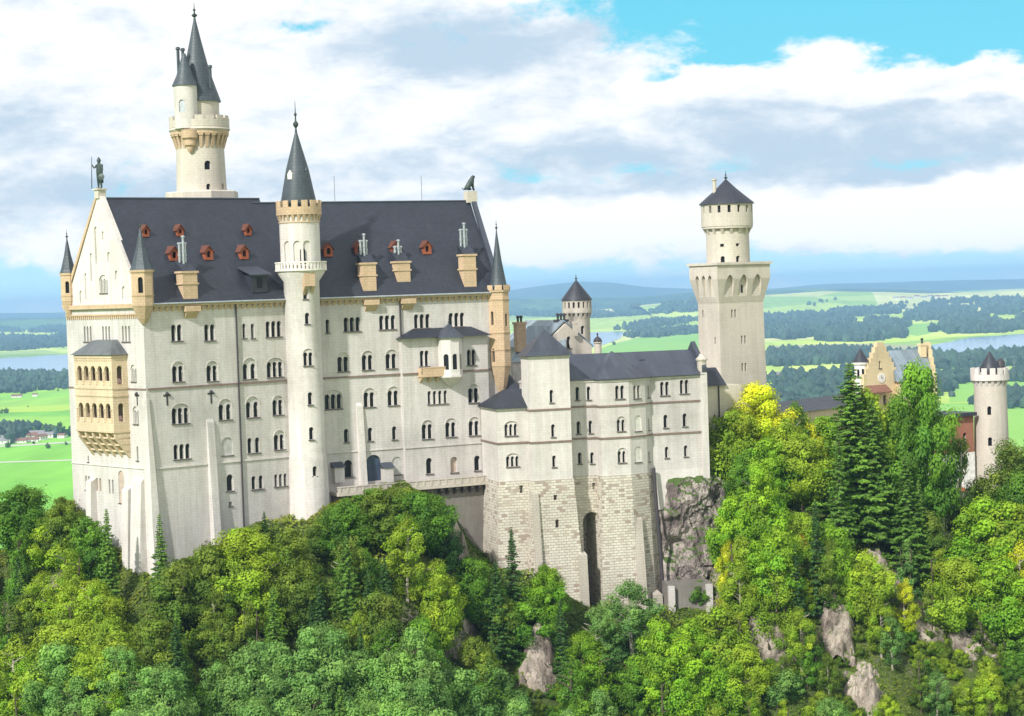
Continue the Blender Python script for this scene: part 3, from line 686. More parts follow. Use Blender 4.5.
for i in range(3):
    uu = u0+.2+i*1.4; b.poly([W1.pt(uu, ZS-.603, .003), W1.pt(uu, ZS-.603, 1.2), W1.pt(uu, ZS-1.5, .003)], (W1.t.x*.4, W1.t.y*.4, 0))
b.build('balcony', M['cream'], palace)
# ---- terrace along the foot of the right facade
u0 = WR.u(331, 490); u1_ = WR.u(486, 475); zw = WR.hit(331, 490)[1]; Dt = 3.2
zt0 = WR.off(Dt).hit(331, 494)[1]
tr = MB(); tr.wbox(WR, u0, u1_, 46, zt0-.5, -.1, Dt-1.1); tr.build('terrace_wall', M['concrete'], palace)
tr = MB(); tr.wbox(WR, u0-.2, u1_, zt0-.5, zt0, .003, Dt+.1); tr.wbox(WR, u0-.2, u1_, zt0, zt0+.8, Dt-.2, Dt); tr.wbox(WR, u0-.25, u1_, zt0+.8, zt0+.95, Dt-.28, Dt+.08)
k = u0
while k < u1_: tr.wbox(WR, k, k+.3, zt0+.05, zt0+.78, Dt, Dt+.09); k += 1.3
tp = tr.build('terrace', M['tower'], palace)
b = MB(); k = WR.u(432, 488)
while k < u1_-.4:
    b.poly([WR.pt(k, zt0-.503, Dt-1.1), WR.pt(k, zt0-.503, Dt), WR.pt(k, zt0-.9, Dt-.1), WR.pt(k, zt0-1.7, Dt-1.1)], (WR.t.x*.45, WR.t.y*.45, 0)); k += 1.35
b.build('bracket', M['sill'], palace)
for px in (337, 386):
    b = MB(); u_, z_ = WR.hit(px, 482); b.wbox(WR, u_-.8, u_+.8, z_, z_+2.3, .003, 1.2); o = b.build('porch', M['wallw'], palace)
    b = MB(); b.poly([WR.pt(u_-1.0, z_+2.303, .003), WR.pt(u_-1.0, z_+2.303, 1.4), WR.pt(u_-1.0, z_+3.1, .003)], (WR.t.x*2.0, WR.t.y*2.0, 0)); b.build('roof', M['slate2'], o)

# ================================================================== STAIR TOWER at the bend of the facade
tcx = at(305, 380, 316.2); tc_ = (tcx.x, tcx.y); Yt = tc_[1]
zz = lambda px, py: at(px, py, Yt).z
stair = thing('stair_tower', 'slender white round stair tower with balcony and dark cone roof midway along the palace front', 'tower', (tc_[0], tc_[1], 60))
rL, rU, rB, rC = 2.72, 3.05, 3.95, 3.45
zB, zBt, zM, zMt = zz(300, 271), zz(300, 262), zz(298, 212), zz(298, 201)
b = MB(); cs = MB(); cyl = Cyl(tc_, rL)
b.lathe(tc_, [(3.3, 55), (2.95, zz(310, 456)), (2.78, zz(310, 452)), (rL, zz(306, 372)), (rL, zB-1.6), (rB-.3, zB-.25), (rB-.3, zB), (rU, zB+.02), (rU, zM+.1)], 40)
for px, py, n, kw in ((305.7, 299, 1, dict(lw=.7, lh=1.7)), (307.5, 324, 1, dict(lw=.7, lh=1.7)), (308.5, 365.6, 2, dict(lw=.6, lh=2.0, hood=True)), (310.6, 404.7, 1, dict(lw=.7, lh=1.9)), (311.8, 439.6, 1, dict(lw=.7, lh=1.9)), (314.8, 476, 1, dict(lw=.7, lh=1.5))):
    window(stair, cs, Cyl(tc_, rL+(.1 if py > 400 else 0)).tangent(px, py), px, py, n, **kw)
ca = Cyl(tc_, rU)
for px in (279, 287.5, 297.5, 307.5): 
    W_ = ca.tangent(px, 260); z_ = zB+.95
    cs.poly([W_.pt(x, z_+y, .5) for x, y in arch_outline(1.15, 3.6)], (-W_.n.x*.75, -W_.n.y*.75, 0))
W_ = ca.tangent(297.5, 256)
b.build('wall', M['wallw'], stair, cyl=(*tc_, rL), cuts=cs, smooth=True)
p = MB(); W_ = ca.tangent(303, 260); p.poly([W_.pt(x, zB+1.0+y, -.05) for x, y in arch_outline(.8, 2.4)], (W_.n.x*-.1, W_.n.y*-.1, 0)); p.build('door_or_shade_panel', M['glass'], stair)
b = MB(); b.lathe(tc_, [(rB-.35, zB-.05), (rB, zB), (rB, zB+.25), (rB-.25, zB+.25)], 40)
for k in range(40): b.seg(tc_, rB-.22, rB-.06, zB+.25, zB+1.2, k*math.pi/20, k*math.pi/20+.085, 1)
b.seg(tc_, rB-.3, rB+.02, zB+1.2, zB+1.4, 0, 2*math.pi, 40); b.build('balcony', M['trim'], stair, cyl=(*tc_, rB))
b = MB()
b.seg(tc_, rU-.1, rU+.12, zM-1.7, zM-1.5, 0, 2*math.pi, 40)
for k in range(24): b.seg(tc_, rU-.05, rC-.05, zM-1.4, zM-.5, k*math.pi/12, k*math.pi/12+.13, 1, r0b=rU+.05)
b.seg(tc_, rU-.05, rC, zM-.5, zM, 0, 2*math.pi, 40); b.seg(tc_, rC-.35, rC, zM, zM+.7, 0, 2*math.pi, 40)
for k in range(14): b.seg(tc_, rC-.35, rC, zM+.702, zMt, k*math.pi/7, k*math.pi/7+.28, 3)
b.build('battlement', M['cream'], stair, cyl=(*tc_, rC))
b = MB(); uu, zq = Cyl(tc_, rL).tangent(308, 285).hit(308, 285); W_ = Cyl(tc_, rL).tangent(308, 285)
b.wbox(W_, -.85, .85, zq-.2, zq+2.6, -.8, .85); b.poly([W_.pt(-.85, zq-.203, -.3), W_.pt(-.85, zq-.203, .8), W_.pt(-.85, zq-1.5, -.3)], (W_.t.x*.5, W_.t.y*.5, 0)); b.poly([W_.pt(.35, zq-.203, -.3), W_.pt(.35, zq-.203, .8), W_.pt(.35, zq-1.5, -.3)], (W_.t.x*.5, W_.t.y*.5, 0)); o = b.build('garderobe', M['cream'], stair)
b = MB(); b.lathe(tc_, [(rC-.75, zMt-1.0), (rC-.72, zMt-.2), (1.75, zz(294, 170)), (.12, zz(291.5, 131))], 32); o = b.build('roof', M['cone'], stair, smooth=True, cyl=(*tc_, rC))
b = MB(); finial(b, tc_, zz(291.5, 132), zz(290, 100)-zz(290, 131), 1.5); b.build('finial', M['bronze'], stair)
b = MB(); Wc = Cyl(tc_, 1.75).tangent(291, 176); uu, zq = Wc.hit(291, 176); b.poly([Wc.pt(x, zq-.5+y, .35) for x, y in ((-.4, 0), (.4, 0), (.4, .8), (0, 1.4), (-.4, .8))], (-Wc.n.x*1.0, -Wc.n.y*1.0, 0)); b.build('lucarne', M['trim'], stair)
b = MB(); Wc = Cyl(tc_, 1.9).tangent(306, 170); b.lathe(Wc.xy(0), [(.12, zz(305, 190)), (.12, zz(305, 172)), (.25, zz(305, 171)), (.1, zz(305, 168))], 6); b.build('flue', M['cone'], stair)

# ================================================================== TALL NORTH TOWER
Yn = 338.0; ncp = at(201, 170, Yn); nc = (ncp.x, ncp.y); zn = lambda px, py: at(px, py, Yn).z; m_ = Yn/F
tall = thing('round_tower', 'tallest round tower with corbelled gallery and tall dark spire rising behind the palace roof', 'tower', (nc[0], nc[1], 62))
rD = 24.2*m_; rG = 30.5*m_
b = MB(); ct = MB(); b.lathe(nc, [(rD+.15, 62), (rD+.1, zn(200, 190)), (rD-.08, zn(200, 150)), (rD-.1, zn(199, 133))], 44)
for px, py, s in ((208, 165.5, 1), (208.5, 187.5, .6), (222.6, 187, .6)):
    W_ = Cyl(nc, rD).tangent(px, py)
    window(tall, ct, W_, px, py+ (2 if s < 1 else 4), 1, lw=1.0*s+.1, lh=1.25*s+.2, sill=False, shafts=False)
b.build('wall', M['tower'], tall, cyl=(*nc, rD), cuts=ct, smooth=True)
zg0, zg1, zg2, zg3 = zn(199, 149), zn(199, 139), zn(199, 132), zn(199, 117)
b = MB()
N = 26
for k in range(N):
    a = 2*math.pi*k/N; b.seg(nc, rD-.2, rG-.35, zg0, zg1+.6, a, a+.12, 1, r0b=rD)
    b.seg(nc, rD-.2, rG-.3, zg1+.35, zg2, a-.03, a+.15, 1)
b.seg(nc, rD-.2, rG-.25, zg2-.5, zg2, 0, 2*math.pi, 48)
b.build('corbel_table', M['cream'], tall, cyl=(*nc, rG))
b = MB(); b.lathe(nc, [(rG-.2, zg2+.002), (rG, zg2+.25), (rG-.15, zg2+.5), (rG-.15, zg2+.6)], 48)
b.seg(nc, rG-.55, rG-.12, zg2+.6, zg3-.7, 0, 2*math.pi, 48)
for k in range(16): b.seg(nc, rG-.55, rG-.12, zg3-.698, zg3, k*math.pi/8, k*math.pi/8+.27, 3)
b.build('battlement', M['tower'], tall, cyl=(*nc, rG))
# bracketed oriel under the stair turret
W_ = Cyl(nc, rG-.3).tangent(189, 140); b = MB(); b.lathe(W_.xy(0, -.5), [(.12, zn(189, 155)), (.55, zn(189, 152)), (.6, zn(189, 149)), (.95, zn(189, 147)), (1.0, zn(189, 142)), (1.35, zn(189, 140)), (1.4, zn(189, 132))], 16); b.build('oriel', M['cream'], tall, smooth=True)
# upper drum + side turret
uc_ = at(198, 110, Yn+.4); rUp = 21.5*m_*.98
b = MB(); b.lathe((uc_.x, uc_.y), [(rUp, zg2+.3), (rUp, zn(198, 101))], 32); b.build('upper_drum', M['tower'], tall, cyl=(uc_.x, uc_.y, rUp), smooth=True)
b = MB(); zc = zn(198, 101); za = zn(191.5, 18)
b.lathe((uc_.x, uc_.y), [(rUp+.35, zc-.2), (rUp+.3, zc+.05), (rUp*.62, zc+(za-zc)*.36), (rUp*.28, zc+(za-zc)*.72), (.14, za)], 32)
b.build('roof', M['cone'], tall, cyl=(uc_.x, uc_.y, 3), smooth=True)
b = MB(); finial(b, (uc_.x, uc_.y), za-.2, zn(191, 1)-za, 1.7); b.build('finial', M['bronze'], tall)
sc_ = at(186, 110, Yn-3.2); sr = 11.6*m_; cut2 = MB(); b = MB(); b.lathe((sc_.x, sc_.y), [(sr, zg2+.3), (sr, zn(186, 88))], 24)
o_side = thing('tmp', '', ''); 
W_ = Cyl((sc_.x, sc_.y), sr).tangent(182, 112); u_, z_ = W_.hit(182, 112); cut2.poly([W_.pt(x, z_+y, .4) for x, y in arch_outline(1.0, 2.0)], (-W_.n.x*.7, -W_.n.y*.7, 0))
so = b.build('side_turret', M['wallw'], tall, cyl=(sc_.x, sc_.y, sr), smooth=True, cuts=cut2)
p = MB(); p.poly([W_.pt(x*.97, z_+.02+y*.97, -.22) for x, y in arch_outline(1.0, 2.0)], (-W_.n.x*.03, -W_.n.y*.03, 0)); p.build('pane', M['metal'], so)
b = MB(); b.lathe((sc_.x, sc_.y), [(sr+.25, zn(186, 88)), (sr*.72, zn(186, 78)), (.25, zn(183, 56))], 24); b.build('roof', M['cone'], so, smooth=True)
bpy.data.objects.remove(o_side)
for px, p0_, p1_ in ((178.5, 68, 47), (210.5, 82, 65), (183, 60, 48)):
    q = at(px, p0_, Yn-2); b = MB(); b.lathe((q.x, q.y), [(.25, at(px, p0_+6, Yn-2).z), (.25, at(px, p1_+3, Yn-2).z), (.42, at(px, p1_+2.5, Yn-2).z), (.3, at(px, p1_, Yn-2).z)], 8); b.build('chimney', M['cone'], tall)
b = MB(); b.lathe(nc, [(rD+2.1, zn(201, 204)), (rD+2.1, zn(201, 193)), (rD+1.9, zn(201, 192))], 8, math.pi/8); b.build('base', M['tower'], tall)
# ================================================================== RESIDENCE WING (right of the palace)
tdir = Vector((math.cos(R(16)), math.sin(R(16))))
e0 = at(652, 402, 331).xy; WE = Wall(e0, e0+tdir*10)
ZEv, Z1, Z2, Z3 = 85.4, 81.2, 76.15, 70.2
M['rubble'] = ashlar('grey_rubble', (.50, .46, .40), (.42, .38, .33), (.33, .30, .26), .7, .4, .02, .6)
wing = thing('residence_wing', 'lower pale castle wing with polygonal bay and square tower block on rough stone bases', 'castle wing', (e0.x, e0.y, 50))
def U(px, d, py=420): return WE.off(d).u(px, py)
def fp(pxa, pxb, d, back): a, b = U(pxa, d), U(pxb, d); return [WE.xy(a, d), WE.xy(b, d), WE.xy(b, -back), WE.xy(a, -back)]
def strings(mb, poly, zs, closed=True):
    c = sum((dv(p) for p in poly), Vector((0, 0)))/len(poly)
    for z in zs:
        q = []
        n = len(poly)
        for i in range(n):
            p0, p1, p2 = dv(poly[i-1]), dv(poly[i]), dv(poly[(i+1) % n]); a = (p1-p0).normalized(); b = (p2-p1).normalized()
            na, nb = Vector((a.y, -a.x)), Vector((b.y, -b.x)); m = (na+nb); m = m/max(.3, (1+na.dot(nb))); q.append(p1+m*.16)
        mb.prism(q, z-.13, z+.13)
blocks = {'a': fp(497, 527.5, 2.0, 7.5), 'b': fp(530.5, 571, 3.9, .4), 'c': fp(536, 604, .6, 8), 'e': fp(649, 707, 0, 9)}
ua_, ub_ = U(600.5, 3.0), U(629.5, 3.0); uc2 = U(646, 1.4); 
blocks['d'] = [WE.xy(ua_, 3.0), WE.xy(ub_, 3.0), WE.xy(uc2, 1.4), WE.xy(U(651, .2), .2), WE.xy(U(651, .2), -7), WE.xy(ua_, -7)]
tops = {'a': 81.6, 'b': 89.6, 'c': ZEv, 'd': ZEv-.02, 'e': ZEv-.04}
cuts = {k: MB() for k in blocks}; cutb = {k: MB() for k in blocks}
def wn_(k, W_, px, py, n=1, **kw): window(wing, cuts[k], W_, px, py, n, **kw)
Wa, Wb, Wc_, Wd = WE.off(2.0), WE.off(3.9), WE.off(.6), WE.off(3.0)
Wd2 = Wall(WE.xy(ub_, 3.0), WE.xy(uc2, 1.4)); Wd3 = Wall(WE.xy(uc2, 1.4), WE.xy(U(651, .2), .2))
wn_('e', WE, 664.9, 395.4, 2, lw=.62, lh=2.2, gap=.25); wn_('e', WE, 684.5, 393.5, 2, lw=.62, lh=2.2, gap=.25)
wn_('e', WE, 665.9, 427.8, lw=.72, lh=2.1); wn_('e', WE, 685, 426.4, lw=.72, lh=2.1); wn_('e', WE, 667, 457.9, lw=.62, lh=1.8); wn_('e', WE, 686, 456.5, lw=.62, lh=1.8)
wn_('d', Wd, 620, 398.8, 2, lw=.62, lh=2.1, gap=.25); wn_('d', Wd, 621.4, 431.2, 2, lw=.5, lh=1.8, gap=.25, hood=True); wn_('d', Wd, 622.3, 462.6, 2, lw=.5, lh=1.8, gap=.25, hood=True)
wn_('d', Wd2, 637, 398.4, 2, lw=.62, lh=2.1, gap=.25)
for py, lh in ((431, 2.5), (462, 2.5)): blindarch(wing, cuts['d'], Wd2, 638.2, py, 1.5, lh, 'trim', .14)
wn_('d', Wd3, 648.6, 397.5, lw=.6, lh=2.0); wn_('d', Wd3, 649, 430, lw=.5, lh=1.8); wn_('d', Wd3, 649.3, 461.5, lw=.5, lh=1.6)
for px, py, l in ((577.7, 400.2, 2.1), (589, 399.8, 2.1), (578.8, 433.9, 2.0), (590.8, 433.2, 2.0), (580, 463.9, 1.8), (592.4, 463.6, 1.8)): wn_('c', Wc_, px, py, lw=.62, lh=l)
for px, py, l in ((551.8, 402.6, 2.0), (553.4, 437, 2.0), (554.4, 467, 1.8)): wn_('b', Wb, px, py, lw=.62, lh=l)
wn_('a', Wa, 511.4, 435.7, 3, lw=.5, lh=1.8, gap=.24, hood=True); wn_('a', Wa, 513, 466.6, 3, lw=.5, lh=1.6, gap=.24, hood=True)
Wl = Wall(WE.xy(U(497, 2.0), -7), WE.xy(U(497, 2.0), 2.0))
for key, poly in blocks.items():
    m = MB(); m.prism(poly, Z3, tops[key]); m.build('wall', M['wallw' if key in 'abd' else 'wall'], wing, cuts=cuts[key])
def grown(poly, g):
    q = []; n = len(poly)
    for i in range(n):
        p0, p1, p2 = dv(poly[i-1]), dv(poly[i]), dv(poly[(i+1) % n]); a = (p1-p0).normalized(); b = (p2-p1).normalized()
        na, nb = Vector((a.y, -a.x)), Vector((b.y, -b.x)); q.append(p1+(na+nb)/max(.3, (1+na.dot(nb)))*g)
    return q
def batter(mb, poly, z0, z1, g0, g1):
    a, b = grown(poly, g0), grown(poly, g1); n = len(poly)
    mb.add([(*p, z0) for p in a]+[(*p, z1) for p in b], [tuple(range(n)), tuple(range(2*n-1, n-1, -1))]+[(i, (i+1) % n, n+(i+1) % n, n+i) for i in range(n)])
W_ = Wb.off(.25); u_, z_ = W_.hit(555.5, 500); cutb['b'].poly([W_.pt(u_+x, z_+y, .6) for x, y in ((-.3, 0), (.3, 0), (.3, .8), (-.3, .8))], (-WE.n.x*1.6, -WE.n.y*1.6, 0))
u_, z_ = W_.hit(557, 527.5); cutb['b'].poly([W_.pt(u_+x, z_+y, .6) for x, y in arch_outline(.6, 1.3)], (-WE.n.x*1.8, -WE.n.y*1.8, 0))
W_ = Wa.off(.2); u_, z_ = W_.hit(521.5, 493); cutb['a'].poly([W_.pt(u_+x, z_+y, .6) for x, y in ((-.3, 0), (.3, 0), (.3, 1.2), (-.3, 1.2))], (-WE.n.x*1.6, -WE.n.y*1.6, 0))
Wc2 = Wc_.off(.2); u_, z_ = Wc2.hit(591.5, 512); cutb['c'].poly([Wc2.pt(u_+x*1.0, 42+y, 1.2) for x, y in arch_outline(2.95, z_-42, 14)], (-WE.n.x*6.5, -WE.n.y*6.5, 0))
u2, z2 = Wc2.hit(594, 489); cutb['c'].poly([Wc2.pt(u2+x, z2+y, .6) for x, y in ((-.25, 0), (.25, 0), (.25, 1), (-.25, 1))], (-WE.n.x*1.2, -WE.n.y*1.2, 0))
for key in 'abcd':
    m = MB(); batter(m, blocks[key], 42, Z3-.003, {'a': 1.6, 'b': 1.7, 'c': .4, 'd': 1.2}[key], .12); m.build('stone_base', M['rust'], wing, cuts=cutb[key])
m = MB(); batter(m, blocks['e'], 64, Z3-.003, .3, .1); m.build('stone_base', M['wallw'], wing)
s = MB()
for key in blocks:
    strings(s, blocks[key], ((Z1, Z2) if key != 'a' else (Z2,)))
s.build('string_course', M['string'], wing)
s = MB()
for key in 'cde': strings(s, blocks[key], (ZEv-.25,))
strings(s, blocks['b'], (89.4,)); strings(s, blocks['a'], (81.4,)); s.build('cornice', M['wallw'], wing)
# roofs
def pyramid(name, poly, z, apexes, m, out=.55, parent=wing):
    g = grown(poly, out); v = [(*p, z) for p in g]; n = len(v); mb = MB()
    if len(apexes) == 1: mb.add(v+[apexes[0]], [tuple(range(n-1, -1, -1))]+[(i, (i+1) % n, n) for i in range(n)])
    else: mb.add(v+list(apexes), [(3, 2, 1, 0), (0, 1, 5, 4), (1, 2, 5), (2, 3, 4, 5), (3, 0, 4)])
    return mb.build(name, M[m], parent)
b = blocks['b']; cb_ = (dv(b[0])+dv(b[1]))/2-WE.n*2.2; apz = at(545.7, 328.5, cb_.y).z
pyramid('roof', [b[0], b[1], b[2], b[3]], 89.62, [(*cb_, apz)], 'slate2')
a = blocks['a']; pyramid('roof', [dv(a[0]), dv(a[1])+WE.t*1.2, dv(a[2])+WE.t*1.2, dv(a[3])], 81.63, [(*WE.xy(U(497, 2)+2.2, -2), at(508, 390, 325).z), (*WE.xy(U(530, 2)+.5, -2), at(530, 389, 325).z)], 'slate')
uc0, uc1 = U(566, .6), U(708, 0)
zr = at(640, 351.5, 335).z
rfp = [WE.xy(uc0, 1.1), WE.xy(uc1-.5, .5), WE.xy(uc1-.5, -9.5), WE.xy(uc0, -9)]
mb = MB(); v = [(*p, ZEv+.02) for p in rfp]+[(*WE.xy(uc0, -4.2), zr), (*WE.xy(uc1-.8, -4.4), zr)]
mb.add(v, [(3, 2, 1, 0), (0, 1, 5, 4), (1, 2, 5), (2, 3, 4, 5), (3, 0, 4)]); mb.build('roof', M['slate2'], wing)
d_ = blocks['d']; g = grown(d_[:4], .5); ap = (*WE.xy((ua_+uc2)/2, -2.6), zr+.35)
mb = MB(); v = [(*grown(d_, .5)[i], ZEv+.05) for i in range(4)]+[ap, (*WE.xy(U(651, .2), -5), ZEv+.05), (*WE.xy(ua_-.5, -5), ZEv+.05)]
mb.add(v, [(0, 1, 4), (1, 2, 4), (2, 3, 4), (3, 5, 4), (5, 6, 4), (6, 0, 4), (6, 5, 3, 2, 1, 0)]); mb.build('roof', M['slate2'], wing)
# gable parapet and chimney at the right end, pilaster, roof hatches
mb = MB(); ug = U(703, 0)
mb.poly([WE.pt(ug, ZEv, .4), WE.pt(ug, ZEv+1.2, .6), WE.pt(ug, zr+1.3, -4.4), WE.pt(ug, ZEv+1.2, -9.2), WE.pt(ug, ZEv, -9.2)], (WE.t.x*.7, WE.t.y*.7, 0)); mb.build('gable', M['slate2'], wing)
mb = MB(); mb.wbox(WE, U(701.5, .3), U(708, .3), 66, ZEv+.3, -1.2, .45); mb.build('buttress', M['wallw'], wing)
mb = MB(); q = WE.xy(U(704.5, 0), -.5); mb.lathe(q, [(.75, ZEv+.3), (.75, ZEv+2.2), (.95, ZEv+2.25), (.95, ZEv+2.5), (.5, ZEv+2.9), (.3, ZEv+3.3)], 8); mb.build('chimney', M['tower'], wing)
for px, py in ((586, 366), (641, 360)):
    P = at(px, py, 334); mb = MB(); mb.box((P.x, P.y-.2), 1.0, 1.3, P.z-1.0, P.z+.1, R(16)); mb.build('roof_hatch', M['slate'], wing)
# downpipes
for W_, px, a_, b_ in ((Wc_, 600, 380, 500), (Wa.off(-.6), 528.8, 412, 540)):
    q = MB(); u_ = W_.u(px, 440); q.tube([W_.pt(u_, W_.hit(px, a_)[1], .35), W_.pt(u_, W_.hit(px, b_)[1], .35)], .13); q.build('downpipe', M['pipe'], wing)
q = MB(); q.tube([at(653.5, 468, 329.8), at(656, 500, 329.3), at(661, 560, 328.6), at(665, 615, 328)], .3); q.build('downpipe', M['pipe'], wing)
# buttresses on the stone bases
def butt(px0, px1, pt, pb, d0, d1, dt):
    W_ = WE.off(d0); zt_ = W_.hit((px0+px1)/2, pt)[1]; zb = 42; u0 = W_.u(px0, pt); u1 = W_.u(px1, pt)
    b = MB(); b.poly([W_.pt(u0, zb, -1), W_.pt(u0, zb, d1), W_.pt(u0, zt_-.8, dt), W_.pt(u0, zt_, -1)], (W_.t.x*(u1-u0), W_.t.y*(u1-u0), 0)); b.build('buttress', M['rubble'], wing)
butt(531, 537.5, 488, 580, 3.9, 3.0, .5); butt(574.5, 582.5, 548, 620, 3.0, 3.3, 2.3); butt(632, 640.5, 513, 620, 2.4, 3.2, .7)
butt(649, 657, 588, 640, 1.6, 3.0, 2.5)
# small link building between the wing and the square tower
link = thing('link_building', 'small pale link building with dark pitched roof at the foot of the square tower', 'building', (*at(718, 440, 341).xy, 60))
l0, l1 = at(704, 430, 340).xy, at(742, 430, 343).xy; WK = Wall(l0, l1); ck_ = MB()
window(link, ck_, WK, 717, 420, 2, lw=.35, lh=.9, gap=.5); 
mb = MB(); zt_ = at(715, 386, 340).z; mb.wbox(WK, 0, WK.L, 60, zt_, -6, 0); mb.build('wall', M['tower'], link, cuts=ck_)
mb = MB(); mb.poly([WK.pt(-.3, zt_+.003, .5), WK.pt(-.3, zt_+2.9, -3), WK.pt(-.3, zt_+.003, -6.3)], (WK.t.x*(WK.u(727, 386)), WK.t.y*(WK.u(727, 386)), 0)); mb.build('roof', M['slate'], link)
q = MB(); u_ = WK.u(719, 420); q.tube([WK.pt(u_, zt_, .2), WK.pt(u_, 62, .2)], .12); q.build('downpipe', M['pipe'], link)
mb = MB(); mb.wbox(WK, -1, WK.L+3, 60, at(720, 447, 339).z, -1, 2.5); mb.build('terrace', M['wallw'], link)

# ================================================================== KNIGHTS' HALL behind, with its round tower
kh = thing('gabled_hall', 'hall with blue-grey metal roof and stone gable seen behind the small square tower block', 'building', (*at(545, 360, 356).xy, 70))
Yk = 354
Pt = lambda px, py, Y: at(px, py, Y)
# ridge runs left-back; gable faces right-front
ga, gb, gc_ = Pt(534, 350, 357), Pt(593, 350, 351), Pt(570, 324, 354)
gl, gr = Pt(541, 350, 352), Pt(592, 350, 356); apx = (gl+gr)/2; apz_ = Pt(569, 323.5, 354).z; eavz = Pt(590, 346, 356).z
tG = Vector(((gr-gl).x, (gr-gl).y)).normalized(); WGb = Wall(gl.xy, gr.xy)
zk = eavz; mb = MB(); mb.poly([WGb.pt(0, 66, 0), WGb.pt(WGb.L, 66, 0), WGb.pt(WGb.L, zk, 0), WGb.pt(WGb.L/2, apz_, 0), WGb.pt(0, zk, 0)], (-WGb.n.x*16, -WGb.n.y*16, 0))
ckh = MB(); window(kh, ckh, WGb, 569, 348, 1, lw=.7, lh=2.0); mb.build('wall', M['tower'], kh, cuts=ckh)
mb = MB()
for sg in (0, 1):
    a = (-.5, zk-.3) if sg == 0 else (WGb.L+.5, zk-.3); b = (WGb.L/2, apz_+.2)
    mb.poly([WGb.pt(a[0], a[1]+.15, -.5), WGb.pt(b[0], b[1]+.1, -.5), WGb.pt(b[0], b[1]+.4, -.5), WGb.pt(a[0], a[1]+.45, -.5)], (-WGb.n.x*16, -WGb.n.y*16, 0))
mb.build('roof', M['bluegrey'], kh)
mb = MB()   # hipped lower roof on the left side
v = [Pt(512, 362, 350), Pt(562, 362, 348), Pt(562, 330, 353), Pt(534, 327, 354), Pt(519, 345, 362)]
r0_, r1_ = Pt(528, 326, 357), Pt(566, 326, 357)
f0, f1, b1_, b0_ = Pt(511, 360, 349), Pt(566, 360, 349), Pt(566, 352, 364), Pt(514, 352, 364)
mb.add([f0, f1, b1_, b0_, r0_, r1_], [(0, 1, 5, 4), (1, 2, 5), (2, 3, 4, 5), (3, 0, 4), (3, 2, 1, 0)]); mb.build('roof', M['bluegrey'], kh)
mb = MB(); mb.prism([f0.xy, f1.xy, b1_.xy, b0_.xy], 64, min(f0.z, b0_.z)-.1); mb.build('wall', M['tower'], kh)
def stack(parent, px, py0, py1, Y, w_, m='cream', pots=2):
    P = Pt(px, py0, Y); z1 = P.z; z0 = Pt(px, py1, Y).z; o = MB(); o.box((P.x, P.y), w_, w_*.8, z0-1, z1-.4, .4); o.box((P.x, P.y), w_*1.2, w_, z1-.4, z1, .4); c_ = o.build('chimney', M[m], parent)
    if pots:
        o = MB(); 
        for i in range(pots): o.lathe((P.x+(i-(pots-1)/2)*.55, P.y), [(.2, z1+.002), (.2, z1+.7), (.32, z1+.72), (.32, z1+.9), (.15, z1+1.1)], 8)
        o.build('chimney_pot', M['pipe'], c_)
stack(kh, 519.5, 322, 346, 351, 1.7); stack(kh, 561, 319.5, 328, 357, 1.8, 'slate', 3); stack(kh, 575, 321.5, 330, 354, .7, 'tower', 0)
# domed dark vent and the low turret behind the wing roof
P = Pt(598, 352, 348); fin = thing('domed_chimney', 'small round chimney with dark domed cap behind the wing roof ridge', 'chimney', (P.x, P.y, 80))
z1 = Pt(598, 343.5, 348).z; mb = MB(); mb.lathe((P.x, P.y), [(.62, 80), (.62, z1), (.8, z1+.1), (.8, z1+.25)], 12); mb.build('shaft', M['tower'], fin)
mb = MB(); mb.lathe((P.x, P.y), [(.75, z1+.252), (.7, z1+.6), (.45, z1+.95), (.12, z1+1.2), (.1, z1+1.45), (.2, z1+1.6), (.02, z1+1.8)], 12); mb.build('cap', M['pipe'], fin)
# dark pitched turret roof and pier between the palace and the block
P = Pt(511, 385, 334); pr = thing('stair_porch', 'steep dark slate roofed stair annex in the corner between palace and residence wing', 'annex', (P.x, P.y, 62))
pa = [Pt(502, 392, 333).xy, Pt(520, 392, 333).xy, Pt(522, 392, 338).xy, Pt(504, 392, 338).xy]; z0 = Pt(510, 393, 333).z
mb = MB(); mb.prism(pa, 60, z0); mb.build('wall', M['wall'], pr)
mb = MB(); g = grown(pa, .3); mb.add([(*p, z0+.01) for p in g]+[Pt(509, 374, 336)], [(3, 2, 1, 0), (0, 1, 4), (1, 2, 4), (2, 3, 4), (3, 0, 4)]); mb.build('roof', M['slate'], pr)
mb = MB(); pb = [Pt(513, 380, 341).xy, Pt(526, 380, 341).xy, Pt(527, 380, 345).xy, Pt(514, 380, 345).xy]
mb.prism(pb, 62, Pt(516, 362, 341).z); mb.build('wall', M['trim'], pr)
mb = MB(); z0 = Pt(516, 362, 341).z; mb.add([(*p, z0+.01) for p in grown(pb, .3)]+[Pt(521, 356, 343)], [(3, 2, 1, 0), (0, 1, 4), (1, 2, 4), (2, 3, 4), (3, 0, 4)]); mb.build('roof', M['bluegrey'], pr)
